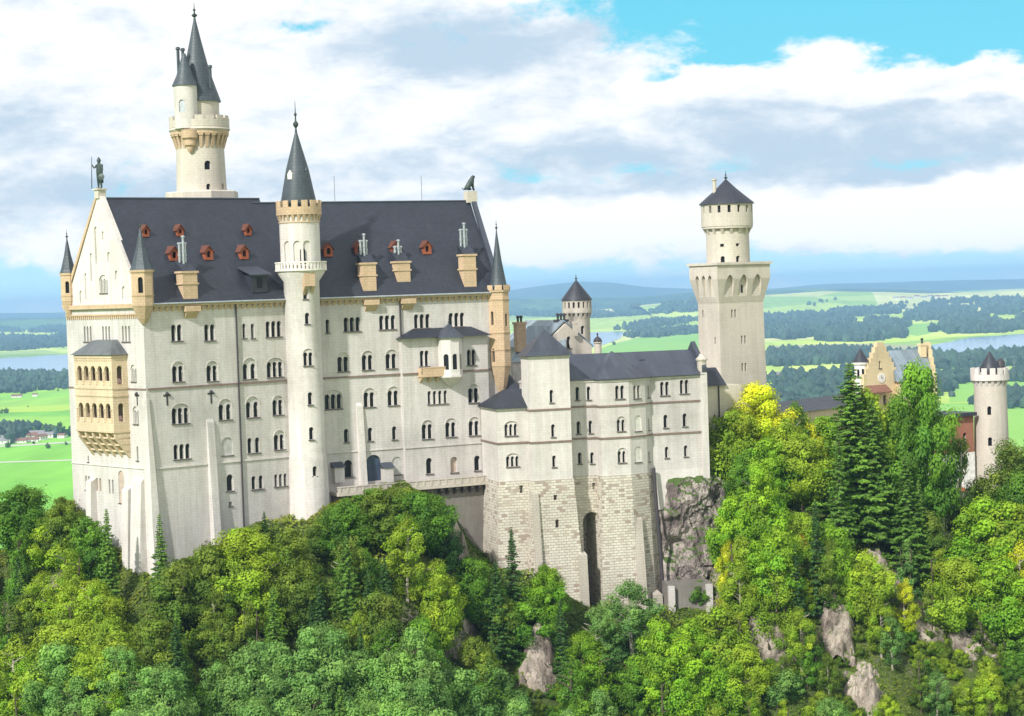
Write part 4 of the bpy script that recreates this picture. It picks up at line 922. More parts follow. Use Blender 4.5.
# round tower behind
Yr = 372.0; P = at(577, 310, Yr); rc_ = (P.x, P.y); zr_ = lambda py: at(577, py, Yr).z; k = Yr/F
rt = thing('round_tower', 'short round tower with dark cone cap behind the residence wing, beside the lake', 'tower', (*rc_, 62))
mb = MB(); ckt = MB(); mb.lathe(rc_, [(13.2*k, 62), (12.6*k, zr_(318)), (13.2*k, zr_(316))], 32); W_ = Cyl(rc_, 12.6*k).tangent(583, 334); 
window(rt, ckt, W_, 583, 334, 1, lw=.7, lh=1.5, sill=False); mb.build('wall', M['tower'], rt, cyl=(*rc_, 12.6*k), cuts=ckt, smooth=True)
mb = MB()
for i in range(18):
    a = i*math.pi/9; mb.seg(rc_, 12*k, 14.6*k, zr_(319), zr_(313), a, a+.16, 1, r0b=12.7*k)
mb.seg(rc_, 11*k, 14.8*k, zr_(313), zr_(308), 0, 2*math.pi, 36)
for i in range(18):
    a = i*math.pi/9; mb.seg(rc_, 13*k, 14.8*k, zr_(308)+.002, zr_(302), a, a+.2, 2)
mb.seg(rc_, 12.8*k, 14.7*k, zr_(302)+.002, zr_(300.5), 0, 2*math.pi, 36); mb.build('battlement', M['tower'], rt, cyl=(*rc_, 13*k))
mb = MB(); mb.lathe(rc_, [(12.5*k, zr_(307)), (12.5*k, zr_(302))], 24); mb.build('gallery', M['pipe'], rt)
mb = MB(); mb.lathe(rc_, [(15.6*k, zr_(300.4)), (15.2*k, zr_(299)), (.1, zr_(280))], 32); mb.build('roof', M['slate'], rt, smooth=True, cyl=(*rc_, 3))
mb = MB(); finial(mb, rc_, zr_(280.2), 1.2, .9); mb.build('finial', M['bronze'], rt)

# ================================================================== SQUARE TOWER
Ys = 352.0; sp0 = at(720.5, 350, Ys).xy; ks = Ys/F
td = Vector((math.cos(R(33)), math.sin(R(33))))
WSr = Wall(sp0, sp0+td*10); wR = WSr.u(765.5, 385)
nl = Vector((-td.y, td.x)); wLn = None
WSl_ = Wall(sp0+nl*10, sp0); wLw = 10-WSl_.u(700.5, 385)
sq = thing('square_tower', 'tall square stone tower with flared arcaded top, round lookout drum and dark cone roof', 'tower', (*sp0, 60))
W_S = (wR+wLw)/2; print('square tower faces', wR, wLw)
def sqp(e): 
    a = sp0+nl*wLw; b = sp0; c = sp0+td*wR; d = c+nl*wLw; return grown([a, b, c, d], e)
zs = lambda px, py: at(px, py, Ys).z
z_lo, z_fl, z_tp = zs(723, 303), zs(723, 279), zs(723, 265)
mb = MB(); css = MB(); WSl = Wall(sp0+nl*wLw, sp0)
for px, py in ((733.8, 317.5), (743.5, 343.5), (743.8, 371)): window(sq, css, WSr, px, py, 2, lw=.42, lh=1.4, gap=.28, sill=False, shafts=False)
for px, py in ((703, 317), (715.5, 344)): window(sq, css, WSl, px, py, 1, lw=.35, lh=1.2, sill=False)
batter(mb, sqp(0), 62, z_lo, .35, .0); mb.build('wall', M['tower'], sq, cuts=css)
over = .95
mb = MB(); ca_ = MB()
q0, q1, q2 = sqp(.02), sqp(over), sqp(over)
v = [(*p, z_lo) for p in q0]+[(*p, z_fl) for p in q1]+[(*p, z_tp) for p in q2]
mb.add(v, [(3, 2, 1, 0)]+[(i, (i+1) % 4, 4+(i+1) % 4, 4+i) for i in range(4)]+[(4+i, 4+(i+1) % 4, 8+(i+1) % 4, 8+i) for i in range(4)]+[(8, 9, 10, 11)])
for W_, L in ((WSl, wLw), (WSr, wR)):
    w1 = (L-.6)/3
    for i in range(3):
        uc = .3+w1*(i+.5); h = (z_fl-z_lo)*1.02
        ca_.poly([W_.pt(uc+x, z_lo+.25+y, over+.5) for x, y in arch_outline(w1*.62, h+.4, 8, True)], (-W_.n.x*(over+.25), -W_.n.y*(over+.25), 0))
mb.build('arcaded_head', M['tower'], sq, cuts=ca_)
mb = MB()
W_ = WSr; 
for W_, L in ((WSr, wR),):
    uc = .3+(L-.6)/3*1.5; mb.poly([W_.pt(uc+x, z_lo+1.6+y, .27) for x, y in arch_outline(.4, 1.4)], (-W_.n.x*.02, -W_.n.y*.02, 0))
mb.build('pane', M['glass'], sq)
mb = MB(); mb.prism(sqp(over+.3), z_tp+.002, z_tp+.45); mb.build('parapet', M['tower'], sq)
cs_ = sum(sqp(0), Vector((0, 0)))/4; Yd = cs_.y; zd = lambda py: at(727, py, Yd).z; kd = Yd/F; cx = at(727.3, 230, Yd).xy
mb = MB(); cd_ = MB(); r1_ = 21.7*kd; mb.lathe(cx, [(r1_, z_tp+.3), (r1_-.05, zd(226))], 36)
for px, py in ((722.8, 262.5), (738.3, 262)): window(sq, cd_, Cyl(cx, r1_).tangent(px, py), px, py, 1, lw=.75, lh=1.1, sill=False)
for px, py in ((722, 246.8), (738, 246.2)): window(sq, cd_, Cyl(cx, r1_).tangent(px, py), px, py, 1, lw=.7, lh=.5, sill=False, square=True)
mb.build('drum', M['tower'], sq, cyl=(*cx, r1_), cuts=cd_, smooth=True)
mb = MB(); r2_ = 25.8*kd
for i in range(16):
    a = i*math.pi/8; mb.seg(cx, r1_-.2, r2_-.1, zd(234), zd(227.5), a, a+.13, 1, r0b=r1_)
mb.seg(cx, r1_-.4, r2_, zd(226.5), zd(213), 0, 2*math.pi, 48)
mb.seg(cx, r1_-.4, r2_-.1, zd(228.6), zd(226.5)-.002, 0, 2*math.pi, 48)
for i in range(16):
    a = i*math.pi/8+.05; mb.seg(cx, r2_-.5, r2_, zd(213)+.002, zd(206), a, a+.27, 3)
mb.seg(cx, r2_-.5, r2_, zd(206)+.002, zd(204.5), 0, 2*math.pi, 48)
mb.build('battlement', M['tower'], sq, cyl=(*cx, r2_))
mb = MB(); mb.lathe(cx, [(r2_-.8, zd(214)), (r2_-.8, zd(206))], 24); mb.build('gallery', M['pipe'], sq)
mb = MB(); mb.lathe(cx, [(27.6*kd, zd(204.4)), (27*kd, zd(203)), (10.5*kd, zd(189)), (.15, zd(179.5))], 36); mb.build('roof', M['slate'], sq, smooth=True, cyl=(*cx, 3))
mb = MB(); finial(mb, cx, zd(180), 1.6, 1.2); mb.build('finial', M['bronze'], sq)
q = at(714.5, 190, Yd-1).xy; mb = MB(); mb.lathe(q, [(.32, zd(195)), (.32, zd(180.5)), (.48, zd(180.3)), (.48, zd(178.6))], 10); mb.build('chimney', M['tower'], sq)

# ================================================================== CONNECTING WING (long grey roof) and GATEHOUSE
cw = thing('gallery_wing', 'long low gallery wing with plain grey roof between square tower and gatehouse', 'building', (*at(800, 420, 372).xy, 60))
l0, l1 = at(752, 414, 360).xy, at(868, 408, 392).xy; WK = Wall(l0, l1); zt_ = at(790, 414, 368).z
mb = MB(); mb.wbox(WK, 0, WK.L, 55, zt_, -7, 0); mb.build('wall', M['gold'], cw)
mb = MB(); mb.poly([WK.pt(-.4, zt_+.003, .5), WK.pt(-.4, zt_+1.9, -3.5), WK.pt(-.4, zt_+.003, -7.5)], (WK.t.x*(WK.L+.8), WK.t.y*(WK.L+.8), 0)); mb.build('roof', M['slate2'], cw)

gate = thing('gatehouse', 'yellow and red brick gatehouse with stepped gable and blue-grey roof, half hidden by trees', 'gatehouse', (*at(900, 440, 402).xy, 56))
Yg = 400.0; g0, g1 = at(864, 380, Yg-1).xy, at(899, 380, Yg+4).xy; GW = Wall(g0, g1)
zg = lambda py, px=881, Y=Yg: at(px, py, Y).z
mb = MB(); cg_ = MB()
st_ = [(-.0, 56)]; Lg = GW.L; steps = 6; zb_, za_ = zg(379), zg(347)
pts = [(0, 52), (Lg, 52)]
for i in range(steps): 
    x = Lg-(Lg/2-.9)*i/steps; z = zb_+(za_-zb_)*(i+1)/steps
    if i == 0: pts.append((Lg, z))
    else: pts += [(x, zb_+(za_-zb_)*i/steps), (x, z)]
x = Lg-(Lg/2-.9); 
pts = [p for p in pts]; top = pts[-1][1]
pts.append((Lg/2+.9, top)); pts.append((Lg/2+.9, za_+.9)); right = pts[2:]
left = [(Lg-x, z) for x, z in reversed(right)]
poly_ = [(0, 52), (Lg, 52)]+right+left
mb.poly([GW.pt(x, z, 0) for x, z in poly_], (-GW.n.x*1.0, -GW.n.y*1.0, 0))
for px, py, lw, lh in ((870.5, 404, .8, 1.8), (885, 404, .8, 1.8), (872, 425, .8, 1.8), (889, 425, .8, 1.8), (880, 368, .5, 1.4)): window(gate, cg_, GW, px, py, 1, lw=lw, lh=lh)
mb.build('gable', M['gold'], gate, cuts=cg_)
mb = MB(); W2 = GW.off(.05); u_, z_ = W2.hit(881.5, 378); 
n_ = GW.n; ring = [(math.cos(a)*.95, math.sin(a)*.95) for a in [i*math.pi/10 for i in range(20)]]; mb.poly([GW.pt(u_+x, z_+y, .003) for x, y in ring], (n_.x*.12, n_.y*.12, 0)); ck = mb.build('clock', M['trim'], gate)
mb = MB(); mb.wbox(GW, u_-.05, u_+.05, z_, z_+.6, .125, .15); mb.wbox(GW, u_, u_+.4, z_-.05, z_+.05, .152, .17); mb.build('hand', M['pipe'], ck)
# main body behind the gable and its roof
gd_ = Vector((.93, .37)).normalized(); body_ = Wall(g1, g1+gd_*1)
Lr = 7.5
mb = MB(); fr_ = [GW.xy(Lg, 0)+Vector((.02, 0)), GW.xy(Lg, 0)+GW.t*8.5, GW.xy(0, -9)+GW.t*16, GW.xy(0, -9)]
mb.prism([GW.xy(0, -1.002), GW.xy(Lg, -1.002), GW.xy(Lg, -4), GW.xy(0, -4)], 52, zb_); mb.build('wall', M['gold'], gate)
ze = zg(374, 905)
e0_, e1_ = at(897, 382, Yg+1), at(933, 380, Yg+6); r0_, r1_ = at(888, 350.5, Yg+7), at(926, 348, Yg+12); b0_, b1_ = at(880, 375, Yg+14), at(920, 373, Yg+19)
for p in (e0_, e1_, b0_, b1_): p.z = e0_.z
r1_.z = r0_.z
mb = MB(); mb.add([e0_, e1_, b1_, b0_, r0_, r1_], [(0, 1, 5, 4), (1, 2, 5), (2, 3, 4, 5), (3, 0, 4), (3, 2, 1, 0)]); mb.build('roof', M['bluegrey'], gate)
cgb = MB(); WB = Wall(e0_.xy, e1_.xy)
for px in (904, 915, 926):
    for py in (400, 424): window(gate, cgb, WB, px, py, 2, lw=.6, lh=1.7)
mb = MB(); mb.prism([e0_.xy+Vector((.4, .4)), e1_.xy+Vector((-.3, .4)), b1_.xy+Vector((-.3, -.3)), b0_.xy+Vector((.3, -.3))], 52, e0_.z-.02); mb.build('wall', M['gold'], gate, cuts=cgb)
# stepped far gable
mb = MB(); ed = (b1_-e1_).xy; WF = Wall(e1_.xy-ed*.02, b1_.xy+ed*.02); WFL = WF.L; pts = []
for i in range(5):
    x = (WFL/2-.8)*i/5; z = e0_.z+(r0_.z+1.2-e0_.z)*i/5; z2 = e0_.z+(r0_.z+1.2-e0_.z)*(i+1)/5; pts += [(x, z), (x, z2)]
pts += [(WFL/2-.8, pts[-1][1])]; pts += [(WFL-x, z) for x, z in reversed(pts)]
mb.poly([(*WF.xy(x), z) for x, z in [(0, e0_.z-3)]+pts+[(WFL, e0_.z-3)]], (.75, .25, 0)); mb.build('gable', M['gold'], gate)
stack(gate, 922, 343.5, 352, Yg+10, 1.3, 'gold', 1)
# low porch roof on the gable face
mb = MB(); u0, u1 = GW.u(866, 390), GW.u(886, 390); za1 = GW.hit(876, 385)[1]; mb.poly([GW.pt(u0, za1, .003), GW.pt(u0, za1-1.3, 1.8), GW.pt(u0, za1-1.5, 1.8), GW.pt(u0, za1-1.5, .003)], (GW.t.x*(u1-u0), GW.t.y*(u1-u0), 0)); mb.build('porch_roof', M['tile'], gate)
# red brick lower range toward the round tower, with white ground floor
h0, h1 = at(930, 440, Yg-4).xy, at(974, 440, Yg+2).xy; HW = Wall(h0, h1); zf0, zf1, zf2 = HW.hit(950, 505)[1], HW.hit(950, 454)[1], HW.hit(955, 417)[1]
mb = MB(); ch_ = MB(); ch2 = MB()
for px in (943, 954, 965): window(gate, ch_, HW, px, 445, 1, lw=.9, lh=2.4)
mb.wbox(HW, 0, HW.L, zf1, zf2, -7, 0); mb.build('wall', M['redbrick'], gate, cuts=ch_)
for px, l in ((939, 2.0), (949.5, 2.6), (961, 2.8)): window(gate, ch2, HW.off(.1), px, 489 if l < 2.5 else 492, 1, lw=1.3, lh=l, pane='tile')
mb = MB(); mb.wbox(HW, -.1, HW.L, 50, zf1-.003, -7, .1); mb.build('wall', M['white'], gate, cuts=ch2)
mb = MB(); mb.wbox(HW, -.6, HW.L+.2, zf2+.003, zf2+.7, -7.5, .8); mb.build('roof', M['slate'], gate)
# small round corner turret on the left of the gable
P = at(861, 375, Yg+1); mb = MB(); mb.lathe((P.x, P.y), [(1.25, 56), (1.25, zg(365, 861)), (1.5, zg(364.5, 861)), (1.5, zg(362, 861))], 16); tu = mb.build('corner_turret', M['trim'], gate, smooth=True)
mb = MB(); mb.lathe((P.x, P.y), [(1.65, zg(361.9, 861)), (.06, zg(348.5, 861))], 16); mb.build('roof', M['slate'], tu, smooth=True)
mb = MB()
for px, py in ((858.5, 378), (863, 377.5)): W_ = Cyl((P.x, P.y), 1.25).tangent(px, py); mb.poly([W_.pt(x, W_.hit(px, py)[1]+y, .01) for x, y in arch_outline(.45, 1.7)], (W_.n.x*.03, W_.n.y*.03, 0))
mb.build('pane', M['glass'], tu)
# gate round tower
Yq = 404.0; P = at(991, 420, Yq); qc = (P.x, P.y); kq = Yq/F; zq_ = lambda py, px=991: at(px, py, Yq).z
gt_ = thing('gate_tower', 'pale round gate tower with white battlements and small dark cone, rightmost of the castle', 'tower', (*qc, 52))
mb = MB(); cq = MB(); rq = 16.2*kq; mb.lathe(qc, [(rq+.5, 50), (rq+.15, zq_(440)), (rq-.1, zq_(378))], 36)
for px, py in ((989.5, 415), (990.3, 446)): window(gt_, cq, Cyl(qc, rq).tangent(px, py), px, py, 1, lw=.8, lh=1.7, sill=False)
mb.build('wall', M['tower'], gt_, cyl=(*qc, rq), cuts=cq, smooth=True)
mb = MB(); rb = 19*kq
for i in range(18): a = i*math.pi/9; mb.seg(qc, rq-.3, rb-.1, zq_(385), zq_(379), a, a+.17, 1, r0b=rq)
mb.seg(qc, rq-.3, rb, zq_(380), zq_(374), 0, 2*math.pi, 36)
for i in range(14): a = i*math.pi/7; mb.seg(qc, rb-.45, rb, zq_(374)+.002, zq_(367.5), a, a+.29, 3)
mb.build('battlement', M['wallw'], gt_, cyl=(*qc, rb))
q = at(990, 370, Yq+.5).xy; mb = MB(); mb.lathe(q, [(10.5*kq, zq_(372)), (10.5*kq, zq_(368)), (7*kq, zq_(362)), (.08, zq_(351.5))], 20); mb.build('roof', M['slate'], gt_, smooth=True)
q = at(1000.5, 364, Yq+1).xy; mb = MB(); mb.lathe(q, [(.9, zq_(372)), (.9, zq_(363)), (.5, zq_(360)), (.1, zq_(359))], 12); mb.build('bell', M['pipe'], gt_, smooth=True)
# terrace with railing and visitors
ter = thing('viewing_terrace', 'small masonry viewing terrace with dark railing in front of the gatehouse', 'terrace', (*at(960, 505, Yg-6).xy, 50))
T0, T1 = at(932, 497, Yg-6).xy, at(978, 497, Yg-2).xy; TW = Wall(T0, T1); ztr = TW.hit(955, 504)[1]
mb = MB(); mb.wbox(TW, 0, TW.L, 46, ztr, -6, 0); mb.build('wall', M['concrete'], ter)
mb = MB(); mb.wbox(TW, 0, TW.L, ztr+1.0, ztr+1.08, -.15, -.05)
k_ = 0
while k_ < TW.L: mb.wbox(TW, k_, k_+.05, ztr, ztr+1.0, -.13, -.07); k_ += .45
mb.build('railing', M['pipe'], ter)
P = TW.xy(TW.u(969, 495), -2.5); um = thing('parasol', 'orange parasol open beside the visitors on the terrace', 'parasol', (*P, ztr))
mb = MB(); mb.lathe(P, [(.03, ztr), (.03, ztr+2.5)], 6); mb.build('pole', M['metal'], um)
mb = MB(); mb.lathe(P, [(1.6, ztr+2.2), (1.55, ztr+2.25), (.05, ztr+2.9)], 8); mb.build('canopy', M['orange'], um)
# ================================================================== FIGURES (skin-modifier bodies)
def skin_body(name, pts, edges, m, parent, sub=1):
    me = bpy.data.meshes.new(name); me.from_pydata([p[:3] for p in pts], edges, []); o = bpy.data.objects.new(name, me); COL.objects.link(o)
    md = o.modifiers.new('skin', 'SKIN'); 
    for i, p in enumerate(pts): me.skin_vertices[0].data[i].radius = (p[3], p[3] if len(p) < 5 else p[4])
    me.skin_vertices[0].data[0].use_root = True
    if sub: s_ = o.modifiers.new('sub', 'SUBSURF'); s_.levels = sub; s_.render_levels = sub
    dg = bpy.context.evaluated_depsgraph_get(); dg.update(); nm = bpy.data.meshes.new_from_object(o.evaluated_get(dg)); o.modifiers.clear(); o.data = nm; nm.name = name
    nm.materials.clear(); nm.materials.append(m); nm.polygons.foreach_set('use_smooth', [True]*len(nm.polygons))
    if parent: o.parent = parent
    return o
HUM = [(0, 0, .95, .15, .12), (0, 0, 1.2, .15, .11), (0, 0, 1.42, .17, .11), (0, 0, 1.52, .06), (0, -.01, 1.62, .085, .1), (0, 0, 1.74, .07, .08),
       (-.19, 0, 1.42, .065), (-.26, 0, 1.15, .05), (-.24, -.10, .93, .035), (.19, 0, 1.42, .065), (.26, -.02, 1.15, .05), (.22, -.2, 1.0, .035),
       (-.1, 0, .88, .1), (-.11, .0, .48, .07), (-.11, .03, .08, .05), (-.12, -.12, .04, .04), (.1, 0, .88, .1), (.12, -.04, .48, .07), (.13, .02, .08, .05), (.14, -.12, .04, .04)]
HE = [(0, 1), (1, 2), (2, 3), (3, 4), (4, 5), (2, 6), (6, 7), (7, 8), (2, 9), (9, 10), (10, 11), (0, 12), (12, 13), (13, 14), (14, 15), (0, 16), (16, 17), (17, 18), (18, 19)]
def person(label, loc, top, rz=0):
    r = thing('person', label, 'person', (0, 0, 0), 'visitors on the gatehouse terrace')
    skin_body('body', HUM, HE, M['skin'], r)
    t_ = [(x, y, z, a[0]*1.12, (a[1] if len(a) > 1 else a[0])*1.15) for x, y, z, *a in [HUM[i] for i in (0, 1, 2, 6, 7, 9, 10)]]
    skin_body('jacket', t_, [(0, 1), (1, 2), (2, 3), (3, 4), (2, 5), (5, 6)], plain('jacket', top, .8), r)
    l_ = [(x, y, z, a[0]*1.15, (a[1] if len(a) > 1 else a[0])*1.15) for x, y, z, *a in [HUM[i] for i in (0, 12, 13, 14, 16, 17, 18)]]
    skin_body('trousers', l_, [(0, 1), (1, 2), (2, 3), (0, 4), (4, 5), (5, 6)], plain('trousers', (.03, .035, .06), .8), r)
    h_ = MB(); h_.ball((0, .02, 1.70), .115, (1, 1, .95)); h_.build('hair', plain('hair', (.05, .03, .02), .7), r, smooth=True)
    r.location = loc; r.rotation_euler = (0, 0, rz)
for i, (px, c, what) in enumerate(((957.5, (.5, .5, .48), 'person in a light grey jacket, leftmost of the visitors at the terrace railing'), (961.5, (.04, .05, .09), 'person in dark blue jacket, second from the left at the terrace railing'),
                       (965, (.10, .10, .12), 'person in charcoal jacket, third from the left at the terrace railing'), (970.5, (.45, .05, .04), 'person in red jacket under the orange parasol, rightmost at the terrace'))):
    W_ = TW.off(-.8-.3*(i % 2)); u_ = W_.u(px, 500); P = W_.xy(u_); person(what, (*P, ztr), c, [.2, -.4, 2.6, .5][i])
# statue of a standard-bearer on the west gable
x, y, z = STAT_W
st = thing('statue', 'dark bronze statue of a standing warrior with lance and shield on the west gable peak', 'statue', (0, 0, 0)); k = 2.45
b = [(q[0]*k, q[1]*k, q[2]*k, *[r*k*1.15 for r in q[3:]]) for q in HUM]
b[7] = (-.34*k, -.05*k, 1.25*k, .05*k); b[8] = (-.42*k, -.18*k, 1.5*k, .04*k); b[10] = (.3*k, -.05*k, 1.12*k, .055*k); b[11] = (.3*k, -.2*k, .95*k, .045*k)
skin_body('body', b, HE, M['bronze'], st)
q = MB(); q.tube([(-.46*k, -.2*k, .1), (-.40*k, -.18*k, 1.95*k)], .03*k, 6, .015*k); q.build('lance', M['bronze'], st)
q = MB(); q.lathe((0, 0), [(.001, -.05), (.2*k, -.03), (.2*k, .03), (.05, .1)], 16); 
o = q.build('shield', M['bronze'], st); o.rotation_euler = (R(80), 0, R(20)); o.location = (.32*k, -.22*k, .7*k)
q = MB(); q.prism([(-.15*k, .06*k), (.15*k, .06*k), (.12*k, .16*k), (-.12*k, .16*k)], .35*k, 1.42*k, .12); q.build('cloak', M['bronze'], st)
q = MB(); q.lathe((0, 0), [(.13*k, 1.66*k), (.13*k, 1.72*k), (.09*k, 1.82*k), (.02*k, 1.92*k)], 10); q.build('helmet', M['bronze'], st, smooth=True)
st.location = (x, y, z); st.rotation_euler = (0, 0, -.5)
# seated lion on the east gable
x, y, z = STAT_E
ln = thing('statue', 'dark seated lion statue on the east gable peak of the palace', 'statue', (0, 0, 0)); k = 1.25
lp = [(-.5, 0, .35, .42), (-.25, 0, .75, .38), (.1, 0, 1.2, .36), (.3, 0, 1.6, .32), (.45, 0, 1.95, .32), (.75, 0, 1.9, .18), (-.35, .28, .4, .2), (.1, .32, .2, .12), (-.35, -.28, .4, .2), (.1, -.32, .2, .12),
      (.35, .18, 1.0, .15), (.42, .18, .45, .1), (.55, .18, .08, .1), (.35, -.18, 1.0, .15), (.42, -.18, .45, .1), (.55, -.18, .08, .1), (-.9, 0, .2, .07), (-1.1, .1, .5, .06)]
le = [(0, 1), (1, 2), (2, 3), (3, 4), (4, 5), (0, 6), (6, 7), (0, 8), (8, 9), (2, 10), (10, 11), (11, 12), (2, 13), (13, 14), (14, 15), (0, 16), (16, 17)]
skin_body('body', [(a*k, b_*k, c_*k, r_*k) for a, b_, c_, r_ in lp], le, M['bronze'], ln)
ln.location = (x, y, z); ln.rotation_euler = (0, 0, R(20))

# ================================================================== TERRAIN
cr = [(-60, 330, 58), (-30, 326, 60), (20, 320, 62), (66, 318, 66), (110, 307, 63), (146, 297, 59.5), (180, 302, 62), (240, 309, 65.5), (300, 311, 66), (330, 313, 68.2), (360, 314, 69.2), (400, 316, 69.8), (430, 318, 68), (450, 320, 63), (475, 320, 57.5), (530, 319, 55),
      (590, 320, 49), (650, 321, 48), (700, 327, 50), (722, 332, 62), (760, 335, 66), (800, 336, 65), (860, 334, 61), (925, 334, 55), (1024, 334, 54.5), (1100, 336, 57), (1250, 345, 55)]
CX = np.array([(p-512)/F*Y for p, Y, z in cr]); CY = np.array([Y for p, Y, z in cr], float); CZ = np.array([z for p, Y, z in cr], float)
CXm = np.array([-200, -60, 0, 20, 35, 60, 90, 140, 250]); CS = np.array([.75, .9, .95, 1.0, 1.15, 1.05, 1.05, .9, .8])
def vnoise(x, y, s, seed=0):
    """value noise, vectorised"""
    x = np.asarray(x, float)/s+seed*17.3; y = np.asarray(y, float)/s+seed*7.1
    xi = np.floor(x).astype(np.int64); yi = np.floor(y).astype(np.int64); fx = x-xi; fy = y-yi; fx = fx*fx*(3-2*fx); fy = fy*fy*(3-2*fy)
    def h(a, b):
        n = (a*374761393+b*668265263+seed*1442695041) & 0xffffffff; n = ((n ^ (n >> 13))*1274126177) & 0xffffffff; return ((n ^ (n >> 16)) & 0xffff)/65535.0
    return (h(xi, yi)*(1-fx)+h(xi+1, yi)*fx)*(1-fy)+(h(xi, yi+1)*(1-fx)+h(xi+1, yi+1)*fx)*fy
def fbm(x, y, s, seed=0, o=4):
    t = 0; a = 1; n = 0
    for i in range(o): t = t+a*(vnoise(x, y, s/2**i, seed+i)-.5); n += a; a *= .5
    return t/n*2
def ground(X, Y):
    X = np.asarray(X, float); Y = np.asarray(Y, float)
    yc = np.interp(X, CX, CY); zc = np.interp(X, CX, CZ); sl_ = np.interp(X, CXm, CS)
    d = np.maximum(yc-Y, 0); f = np.clip(d/10, 0, 1)
    z = zc-sl_*d+f*(fbm(X, Y, 26, 3)*5.5+fbm(X, Y, 8, 9)*1.6)
    bk = np.maximum(Y-yc, 0); z = z-np.maximum(bk-75, 0)*.75
    left = np.clip((-66-X)/14, 0, 1); z = z-left*np.maximum(bk-8, 0)*.5
    lo = 8-.12*d; z = np.where(z < lo, lo+(z-lo)*.1, z); z = np.where(Y > yc, np.maximum(z, -99.6), z)
    return z
def mesh_grid(name, X, Y, Z, m, smooth=True, uv=False):
    n, k = X.shape; me = bpy.data.meshes.new(name); v = np.stack([X, Y, Z], -1).reshape(-1, 3)
    i = np.arange(n*k).reshape(n, k); f = np.stack([i[:-1, :-1], i[:-1, 1:], i[1:, 1:], i[1:, :-1]], -1).reshape(-1, 4)
    me.vertices.add(len(v)); me.vertices.foreach_set('co', v.ravel()); me.loops.add(f.size); me.loops.foreach_set('vertex_index', f.ravel())
    me.polygons.add(len(f)); me.polygons.foreach_set('loop_start', np.arange(0, f.size, 4)); me.update(calc_edges=True)
    me.polygons.foreach_set('use_smooth', [smooth]*len(f)); me.materials.append(m); o = bpy.data.objects.new(name, me); COL.objects.link(o); return o
def rockmat(name='rock_face', c1=(.46, .40, .36), c2=(.15, .12, .115), green=(.05, .08, .02), gamt=0.0):
    m, t = mat(name, .9, .2); o = t.c.outputs['Object']
    n1 = t.noise(scaled(t, o, (1, 1, .55)), .22, 8, .65, .6); n2 = t.noise(scaled(t, o, (1, 1, .4)), .9, 8, .7, .4); n3 = t.noise(o, 4, 6, .7)
    col = t.mix(t.rng(n1, .38, .62), c4(c1), c4(c2)); vc = t.add('ShaderNodeTexVoronoi', feature='DISTANCE_TO_EDGE'); vc.inputs['Scale'].default_value = .8; wv_ = t.add('ShaderNodeVectorMath', operation='ADD'); nz_ = t.add('ShaderNodeTexNoise'); nz_.inputs['Scale'].default_value = .7; nz_.inputs['Detail'].default_value = 5; t.link(o, nz_.inputs['Vector']); sc3 = t.add('ShaderNodeVectorMath', operation='SCALE'); t.link(nz_.outputs['Color'], sc3.inputs[0]); sc3.inputs['Scale'].default_value = 3.5; t.link(scaled(t, o, (1, 1, .45)), wv_.inputs[0]); t.link(sc3.outputs[0], wv_.inputs[1]); t.link(wv_.outputs[0], vc.inputs['Vector']); crk = t.ramp(vc.outputs[0], [(0, .62), (.05, 1.0)])
    col = t.mix(1, col, crk, 'MULTIPLY'); col = t.mix(1, col, t.ramp(n2, [(.3, .35), (.5, 1.0), (.7, 1.4)]), 'MULTIPLY'); col = t.mix(1, col, t.ramp(n3, [(.3, .8), (.7, 1.15)]), 'MULTIPLY')
    g = t.add('ShaderNodeNewGeometry'); s_ = t.add('ShaderNodeSeparateXYZ'); t.link(g.outputs['Normal'], s_.inputs[0])
    up = t.rng(t.m('ADD', s_.outputs[2], t.m('MULTIPLY', t.m('SUBTRACT', n2, .5), .6)), .42-gamt, .62-gamt)
    col = t.mix(up, col, t.mix(n3, c4(green), c4([x*1.8 for x in green])))
    t.link(col, t.b.inputs['Base Color']); bump(t, t.m('ADD', n2, t.m('MULTIPLY', n3, .4)), .8, .5); return m
M['rock'] = rockmat(); M['scrub'] = rockmat('scrubby_slope', (.40, .35, .29), (.16, .13, .11), (.05, .07, .018), .0)
# hill grid
gx = np.arange(-150, 175, 1.15); gy = np.concatenate([np.arange(175, 345, 1.15), np.arange(345, 640, 5)])
X, Y = np.meshgrid(gx, gy); Z = ground(X, Y); hill = mesh_grid('castle_hill', X, Y, Z, M['scrub']); tag(hill, kind='structure')

